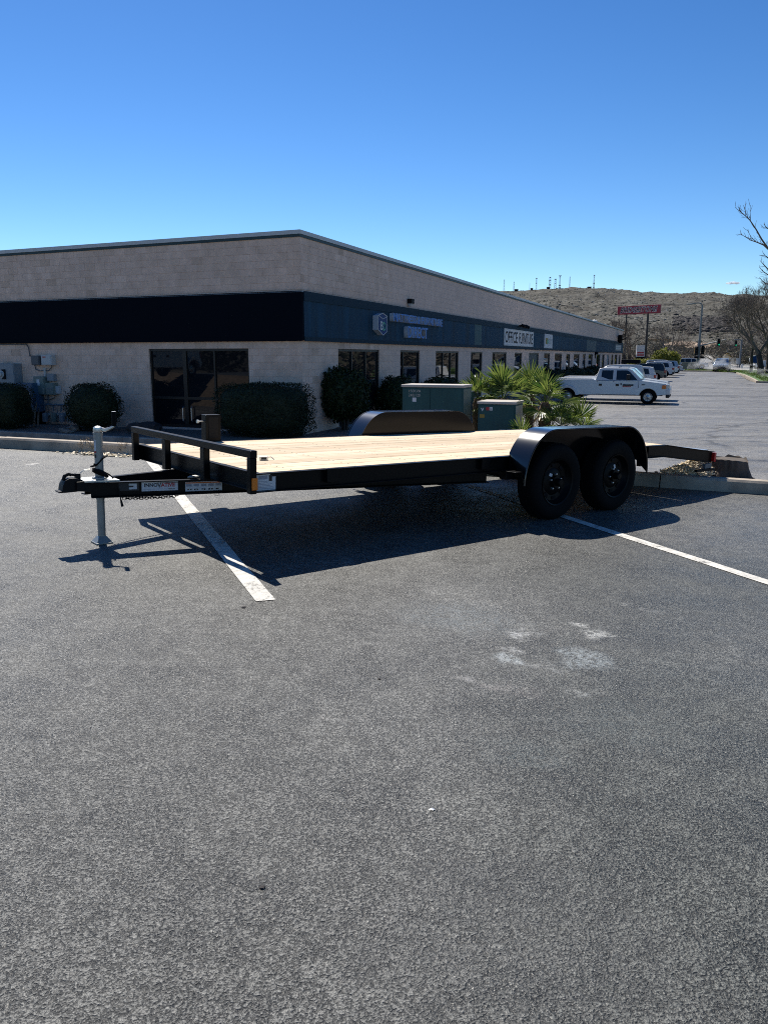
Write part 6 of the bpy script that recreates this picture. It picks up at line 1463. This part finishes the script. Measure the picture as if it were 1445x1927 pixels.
mast('slim mast standing alone right of the mast cluster', 1071, 520.5, 543, .6, 'tower_grey'); mast('tall red and grey mast standing furthest right on the ridge', 1116.5, 517, 543, .9, 'tower_red', ((.93, 1.5, .8), (.45, 1.3, 1.), (.2, 1.3, .9)))
for i, (u, w_, lb_) in enumerate(((971, 5, 'low dark hut below the second mast'), (1031, 4, 'small hut at the foot of the stout red mast'), (1108, 5, 'low hut left of the furthest right mast'), (1000, 3, 'tiny hut beside the short thin pole mast'))):
    ph = math.atan2(ray(u, 545).x, ray(u, 545).y); x, y = RD*math.sin(ph), RD*math.cos(ph); r = thing('mast_hut', lb_, 'hut', (x, y, drop(x, y)-1.2), 0, 'huts on the ridge'); MB().box(-w_/2, w_/2, -2, 2, 0, 3.2).build('wall', 'rock_dark', r); MB().box(-w_/2-.3, w_/2+.3, -2.3, 2.3, 3.201, 3.6).build('roof', 'tower_grey', r)

# ================================================================ STREET SIGNS, POLES
def tube_thing(r, pts, rad, m, nm, n=8): return MB().tube([Vector(p)-r.location for p in pts], rad, n).build(nm, m, r, smooth=True)
a, b_, c2_, d2_ = at(1161.3, 577.2, 125), at(1241.3, 573.0, 119.6), at(1241.3, 588.5, 119.6), at(1161.3, 592.6, 125)
tdir = (b_-a); tdir.z = 0; wid = tdir.length; tdir.normalize(); nrm = Vector((tdir.y, -tdir.x, 0)); hgt = a.z-d2_.z; mid = (a+b_+c2_+d2_)/4
bs = thing('pole_sign', 'long red pole sign with black italic letters outlined in white above the parked cars', 'sign', (mid.x, mid.y, lane_z(115)-.3))
FMx = frame_mtx(mid-bs.location, tdir, (0, 0, 1))
MB().box(-wid/2, wid/2, -hgt/2, hgt/2, -.35, 0).build('cabinet', 'sign_red', bs, bevel=.03, mtx=FMx)
tm = text('BRIDGESTONE', 1., 'sign_black', bs, Matrix(), .012, .006, 1., None, 'lettering', .25, 'CENTER', 1.12); xs_ = [v.co.x for v in tm.data.vertices]; ys_ = [v.co.y for v in tm.data.vertices]
tm2 = text('BRIDGESTONE', 1., 'outline_white', bs, Matrix(), .008, .045, 1., None, 'letter_outline', .25, 'CENTER', 1.12)
for o_, dz in ((tm, .032), (tm2, .012)):
    o_.data.transform(Matrix.Translation((-(max(xs_)+min(xs_))/2, -(max(ys_)+min(ys_))/2, 0))); o_.data.transform(Matrix.Diagonal((wid*.86/(max(xs_)-min(xs_)), hgt*.62/(max(ys_)-min(ys_)), 1, 1))); o_.matrix_local = FMx @ Matrix.Translation((.05, .02, dz))
for u in (1179, 1219.5):
    k = (u-1161.3)/80; p = a.lerp(b_, k)-nrm*.18; tube_thing(bs, [(p.x, p.y, bs.location.z), (p.x, p.y, d2_.z+.1)], [.19, .15] if u > 1200 else [.13, .11], 'pole_brown', 'sign_pole')
a, b_ = at(1197.5, 650, 118), at(1215.5, 671.5, 117)
ms = thing('marquee_sign', 'white marquee sign board with rows of red letters below the long red pole sign', 'sign', (a.x, a.y, lane_z(115)-.2)); w_ = b_.x-a.x
MB().box(0, w_, -.15, .15, b_.z-ms.location.z, a.z-ms.location.z).build('board', 'sign_white', ms, bevel=.02); MB().box(.0, w_, -.17, .17, b_.z-ms.location.z-.28, b_.z-ms.location.z-.002).build('base_frame', 'sign_black', ms)
hh_ = a.z-b_.z
for i in range(2): MB().box(w_*.08, w_*.92, -.156, -.151, b_.z-ms.location.z+hh_*(.10+.2*i), b_.z-ms.location.z+hh_*(.22+.2*i)).build('letter_row', 'decal_red', ms)
for k in (.25, .75): MB().tube([(w_*k, 0, -.3), (w_*k, 0, b_.z-ms.location.z)], .08, 8).build('sign_post', 'pole_brown', ms)
# signal pole with mast arm and street lamp
Ys = 112.; pb = at(1313, 671, Ys); zb = lane_z(Ys)
sp_ = thing('signal_pole', 'grey traffic signal pole with mast arm, green light and street lamp on top', 'traffic light', (pb.x, pb.y, zb))
zt1 = at(1320, 640, Ys).z; ztop = at(1322, 575, Ys).z
tube_thing(sp_, [(pb.x, pb.y, zb), (pb.x, pb.y, zt1)], [.24, .19], 'pole_grey', 'lower_pole', 10); tube_thing(sp_, [(pb.x, pb.y, zt1), (pb.x, pb.y, ztop), (pb.x-.15, pb.y, ztop+.25), (pb.x-.5, pb.y, ztop+.35), (pb.x-1.3, pb.y, ztop+.28), (pb.x-1.6, pb.y, ztop+.22)], [.15, .11, .09, .08, .07, .07], 'pole_grey', 'lamp_arm', 8)
MB().box(-2.15, -1.5, -.14, .14, ztop-zb+.12, ztop-zb+.26).build('lamp_head', 'pole_grey', sp_, bevel=.04)
ma0, ma1 = at(1316, 651, Ys), at(1365, 638.5, Ys-4); tube_thing(sp_, [ma0, ma1], [.12, .06], 'pole_grey', 'mast_arm', 8)
def signal(par, c, label=None, sc=1.0, lit=True):
    b = MB().box(-.19*sc, .19*sc, -.12, .12, -.60*sc, .60*sc).build('signal_head', 'sign_black', par, bevel=.03, mtx=Matrix.Translation(Vector(c)-par.location))
    for k, m_ in ((.38, 'decal_ink'), (0, 'decal_ink'), (-.38, 'signal_green' if lit else 'decal_ink')):
        MB().lathe([(.14*sc, 0), (.14*sc, -.02), (0, -.025)], 12, 'y', (0, -.121, k*sc)).build('signal_lens', m_, b)
        MB().lathe([(.16*sc, -.0), (.16*sc, -.16)], 10, 'y', (0, -.121, k*sc), caps=False).build('signal_visor', 'sign_black', b)
signal(sp_, at(1350.3, 644.3, Ys-3)+Vector((0, -.2, 0)), sc=.8)
signal(sp_, Vector((pb.x-.45, pb.y-.3, at(1310, 660, Ys).z)), lit=False); signal(sp_, Vector((pb.x+.45, pb.y-.3, at(1317, 659, Ys).z)), lit=False)
for dx in (-.42, .42): MB().box(dx-.25, dx+.25, -.45, -.2, at(1313, 674.5, Ys).z-zb, at(1313, 670.5, Ys).z-zb).build('walk_signal', 'sign_black', sp_, bevel=.03)
MB().box(-.62, -.35, -.2, -.05, at(1313, 665, Ys).z-zb, at(1313, 655, Ys).z-zb).build('yellow_backplate', 'signal_yellow', sp_)
p2 = at(1392, 671, 128); s2_ = thing('signal_pole', 'second thinner signal arm with a small green light, right of the first', 'traffic light', (p2.x, p2.y, -.6))
za_ = at(1392, 640, 128).z; tube_thing(s2_, [(p2.x, p2.y, -.7), (p2.x, p2.y, za_)], .14, 'pole_grey', 'lower_pole'); c_ = at(1382.5, 645, 128); tube_thing(s2_, [(p2.x, p2.y, za_), (c_.x-.2, c_.y, za_+.1)], .07, 'pole_grey', 'mast_arm'); signal(s2_, c_+Vector((0, -.2, -.1)), sc=.75)
p = at(1367, 671, 138); r = thing('warning_sign', 'yellow diamond road sign beyond the grey car', 'sign', (p.x, p.y, -.5)); MB().tube([(0, 0, 0), (0, 0, 3.)], .05, 6).build('sign_post', 'pole_grey', r); MB().prism([(0, -.75), (.75, 0), (0, .75), (-.75, 0)], -.06, -.02, 'xz').build('sign_plate', 'signal_yellow', r, mtx=Matrix.Translation((0, 0, at(1367, 671, 138).z+.5-.05)))
p = at(1388, 671, 125); r = thing('street_sign', 'small pale rectangular sign right of the grey car', 'sign', (p.x, p.y, -.5)); MB().tube([(0, 0, 0), (0, 0, 1.6)], .05, 6).build('sign_post', 'pole_grey', r); MB().box(-.3, .3, -.07, -.03, .7, 1.6).build('sign_plate', 'box_white', r)
p = at(1397, 671, 121); r = thing('bollard', 'short pale bollard right of the street sign', 'bollard', (p.x, p.y, -.62)); MB().lathe([(.17, 0), (.17, .75), (.12, .85), (0, .88)], 12).build('post', 'box_white', r, smooth=True)
p = at(1421, 676.5, 112); r = thing('oval_sign', 'dark blue oval sign with a white rim left of the tree trunks', 'sign', (p.x, p.y, lane_z(112)+.1)); zc_ = p.z-r.location.z
MB().lathe([(.95, 0), (.95, .12), (0, .13)], 28).build('rim', 'sign_white', r, mtx=Matrix.Translation((0, 0, zc_)) @ Matrix.Rotation(math.pi/2, 4, 'X') @ Matrix.Diagonal((1, .62, 1, 1)))
MB().lathe([(.80, .131), (.80, .16), (0, .165)], 28).build('face', 'logo_blue', r, mtx=Matrix.Translation((0, 0, zc_)) @ Matrix.Rotation(math.pi/2, 4, 'X') @ Matrix.Diagonal((1, .62, 1, 1)))
for k in (-.5, .5): MB().tube([(k, .1, -.1), (k, .1, zc_-.3)], .06, 6).build('sign_post', 'pole_grey', r)

# ================================================================ TREES
def bare_tree(name, label, base, h, spread, seed, m='twig_grey', trunk=.3, depth=6, stems=1, group=None, lean=(0, 0), first=.28, tw=.012, fan=.55):
    g = random.Random(seed); r = thing(name, label, 'tree', base, 0, group); tk = MB(); lm = MB(); tg = MB()
    def grow(p, d, l, rad, k, mb):
        pts = [p]; q = p; dd = d
        for i in range(3):
            dd = (dd+Vector((g.gauss(0, .10), g.gauss(0, .10), g.gauss(.03, .06)))).normalized(); q = q+dd*l/3; pts.append(q)
        sides = 9 if k == 0 else 6 if k == 1 else 4 if k < 4 else 3
        mb.tube(pts, [rad, rad*.88, rad*.78, rad*.66], sides, False)
        if k >= depth: return
        nb = g.choice((2, 3, 3)) if k < depth-2 else g.choice((2, 3, 4))
        for j in range(nb):
            az = 2*math.pi*(j+g.random()*.6)/nb; ax = dd.orthogonal().normalized(); ax = Matrix.Rotation(az, 3, dd) @ ax
            nd = (dd+ax*g.uniform(.35, .95)*fan*1.6*spread).normalized(); nd = (nd+Vector((0, 0, .10))).normalized()
            grow(pts[-1] if g.random() < .6 else pts[-1].lerp(pts[-2], g.random()*.8), nd, l*g.uniform(.66, .86), max(tw, rad*g.uniform(.44, .6)), k+1, tg)
    for s in range(stems):
        a = 2*math.pi*s/stems+seed; off = Vector((math.cos(a), math.sin(a), 0))*(trunk*1.6 if stems > 1 else 0); d = Vector((math.cos(a)*.22+lean[0], math.sin(a)*.22+lean[1], 1)) if stems > 1 else Vector((lean[0], lean[1], 1))
        tk.tube([off+Vector((0, 0, -.2)), off+Vector((0, 0, .15))], [trunk*1.35, trunk*1.05], 9, False); grow(off+Vector((0, 0, .1)), d.normalized(), h*first, trunk, 0, tk)
    tk.build('trunk', 'bark_dark', r, smooth=True, fix=False); tg.build('crown', m, r, fix=False); return r
def xyz(u, Y, z=None): p = at(u, 671, Y); return (p.x, p.y, lane_z(Y) if z is None else z)
bare_tree('bare_tree', 'bare tree at the far building corner, behind the left post of the red sign', xyz(1183, 122), 8.5, .85, 11, 'twig_grey', .30, 6, 2, 'bare trees at the end of the lot', first=.26, tw=.016)
bare_tree('bare_tree', 'bare leafless tree behind the yellow green bush', xyz(1257, 131, -.5), 10.5, .95, 12, 'twig_grey', .33, 6, 1, 'bare trees at the end of the lot', first=.25, tw=.018)
bare_tree('bare_tree', 'bare street tree with the thickest trunk at the right edge of the lawn', xyz(1433, 92, lane_z(92)+.1), 11.8, .95, 13, 'twig_grey', .40, 8, 1, 'bare street trees on the lawn', first=.23, tw=.010, fan=.6)
bare_tree('bare_tree', 'bare street tree just right of the thickest trunk', xyz(1446, 95, lane_z(95)+.1), 12.1, .9, 14, 'twig_grey', .36, 8, 1, 'bare street trees on the lawn', first=.23, tw=.010, fan=.6)
bare_tree('bare_tree', 'bare street tree with a thin leaning trunk left of the thick trunks', xyz(1415, 100, lane_z(100)+.1), 11.1, 1.0, 15, 'twig_grey', .22, 7, 1, 'bare street trees on the lawn', (-.05, 0), first=.26, tw=.014, fan=.6)
bare_tree('bare_tree', 'bare tree far behind the lawn, right of the second signal', xyz(1462, 120, -.6), 8.8, .95, 16, 'twig_grey', .3, 6, 2, 'bare street trees on the lawn', tw=.016)
# the near tree whose branches reach into the picture at the upper right
Yt = 30.; nt_ = thing('bare_tree', 'near bare tree reaching in from the right with dark branches against the sky', 'tree', xyz(1560, Yt)); g = random.Random(5)
def pp(u, v, dy=0): return at(u, v, Yt+dy)-nt_.location
MB().tube([Vector((0, 0, -.1)), Vector((0, 0, .4)), pp(1548, 700), pp(1535, 620), pp(1520, 560)], [.26, .2, .18, .16, .12], 10).build('trunk', 'bark_dark', nt_, smooth=True)
br2 = MB()
def limb(pts, r0, r1, twigs, side=1):
    n = len(pts); rr_ = [r0+(r1-r0)*i/(n-1) for i in range(n)]; br2.tube(pts, rr_, 6)
    for i in range(twigs):
        k = g.uniform(.12, .98)*(n-1); a = int(k); f = k-a; p = Vector(pts[a]).lerp(Vector(pts[min(a+1, n-1)]), f); d = (Vector(pts[min(a+1, n-1)])-Vector(pts[a])).normalized(); ax = Matrix.Rotation(g.uniform(0, 6.28), 3, d) @ d.orthogonal().normalized()
        nd = (d*.8+ax*.75+Vector((0, 0, .2))).normalized(); l = g.uniform(.12, .34); q = p+nd*l*.5; q2 = q+(nd+Vector((g.uniform(-.3, .3), g.uniform(-.3, .3), g.uniform(0, .4)))).normalized()*l*.6
        br2.tube([p, q, q2], [.008, .006, .004], 4)
        if g.random() < .5: br2.tube([q, q+(nd+ax*.6).normalized()*l*.35], [.005, .0035], 3)
limb([pp(1520, 560), pp(1480, 505), pp(1446, 470), pp(1432, 450), pp(1422, 432), pp(1410, 414), pp(1397, 402), pp(1389, 396), pp(1382, 390)], .045, .0045, 22)
limb([pp(1414, 420), pp(1408, 412), pp(1404, 404), pp(1400, 393), pp(1398, 386)], .016, .005, 4); limb([pp(1411, 416), pp(1411, 408), pp(1410.5, 397), pp(1411, 386)], .014, .005, 4)
limb([pp(1446, 470, .4), pp(1436, 461, .5), pp(1424, 456, .7), pp(1412, 452, .8), pp(1402, 446, .9), pp(1392, 440, 1)], .03, .006, 13); limb([pp(1420, 454, .7), pp(1412, 445, .6), pp(1408, 438, .6), pp(1405, 432, .6)], .012, .005, 4)
limb([pp(1500, 440, -.5), pp(1470, 438, -.5), pp(1450, 434, -.5), pp(1441, 428, -.5), pp(1436, 421, -.5)], .05, .006, 7); limb([pp(1515, 540), pp(1470, 510, .5), pp(1450, 490, .8), pp(1440, 482, .9), pp(1427, 480, 1)], .05, .006, 9)
limb([pp(1518, 555), pp(1470, 530, -.6), pp(1448, 511, -.8), pp(1438, 500, -.9), pp(1429, 490, -1)], .05, .006, 9); limb([pp(1520, 570), pp(1475, 545, .3), pp(1450, 535, .4), pp(1440, 534, .4), pp(1433, 528, .4), pp(1428, 522, .4)], .05, .006, 8)
limb([pp(1522, 565), pp(1490, 530), pp(1462, 520, .2), pp(1444, 517, .4), pp(1434, 510, .5), pp(1428, 503, .5)], .04, .006, 7); limb([pp(1520, 560), pp(1515, 480), pp(1500, 440, -.5), pp(1480, 400, -.6), pp(1470, 370, -.6)], .1, .01, 10); limb([pp(1520, 560), pp(1560, 500), pp(1600, 430), pp(1620, 380)], .1, .01, 12)
br2.build('branches', 'twig_grey', nt_, smooth=True, fix=False)
shrub('flowering_bush', 'rounded yellow green bush at the end of the parked row', 'bush', xyz(1251, 119, lane_z(118)-.1), (4.0, 3.2, 3.0), 4500, 'round', .26, 'bush_leaf', 41, .2, rough=.3)
shrub('low_bush', 'low yellow green bush below the marquee sign', 'bush', xyz(1207, 114, lane_z(114)-.1), (4.2, 2.2, 1.7), 2200, 'round', .24, 'bush_leaf', 42, .1, rough=.3)

# ================================================================ SPRINKLER SPRAY, CLOUD
def spray(label, u, v, Y, w_, h_, tilt=0, sd=1):
    p = at(u, v, Y); mb = MB(); ball(mb, (0, 0, .5), .62, 3, (1, .6, .75), .45, sd); o = mb.build('spray', 'spray', None, smooth=True); o.location = p; o.scale = (w_, w_*.6, h_); o.rotation_euler = (0, tilt, 0)
    tag(o, label, 'spray', kind='stuff')
spray('mist of sprinkler spray over the grass strip left of the grey car', 1335, 697, 106, 3.6, 1.5, 0, 1); spray('fan of sprinkler spray in front of the grey car', 1368, 698, 104, 2.2, 2.0, 0, 2); spray('sprinkler mist at the lawn corner', 1412, 703, 97, 2.4, 1.3, 0, 3); spray('sprinkler mist on the lawn in front of the thick trunks', 1436, 714, 84, 2.2, 1.2, .3, 4); spray('thin sprinkler jet beside the low grey wall', 1306, 696, 108, 1.6, 1.2, -.4, 5)
d = ray(1378, 533).normalized(); cl = MB(); g = random.Random(2)
for k in range(9): ball(cl, (g.uniform(-1, 1)*26, g.uniform(-8, 8), g.uniform(-2.5, 4)*(1)), g.uniform(8, 15), 2, (1.3, 1, .5), .3, k)
o = cl.build('cloud', 'cloud_vapour', None, smooth=True); o.location = EYE+d*4200; o.rotation_euler = (0, R(-3), 0); tag(o, 'single tiny white cloud low in the sky at the right', 'cloud', kind='stuff')
bpy.context.view_layer.update()
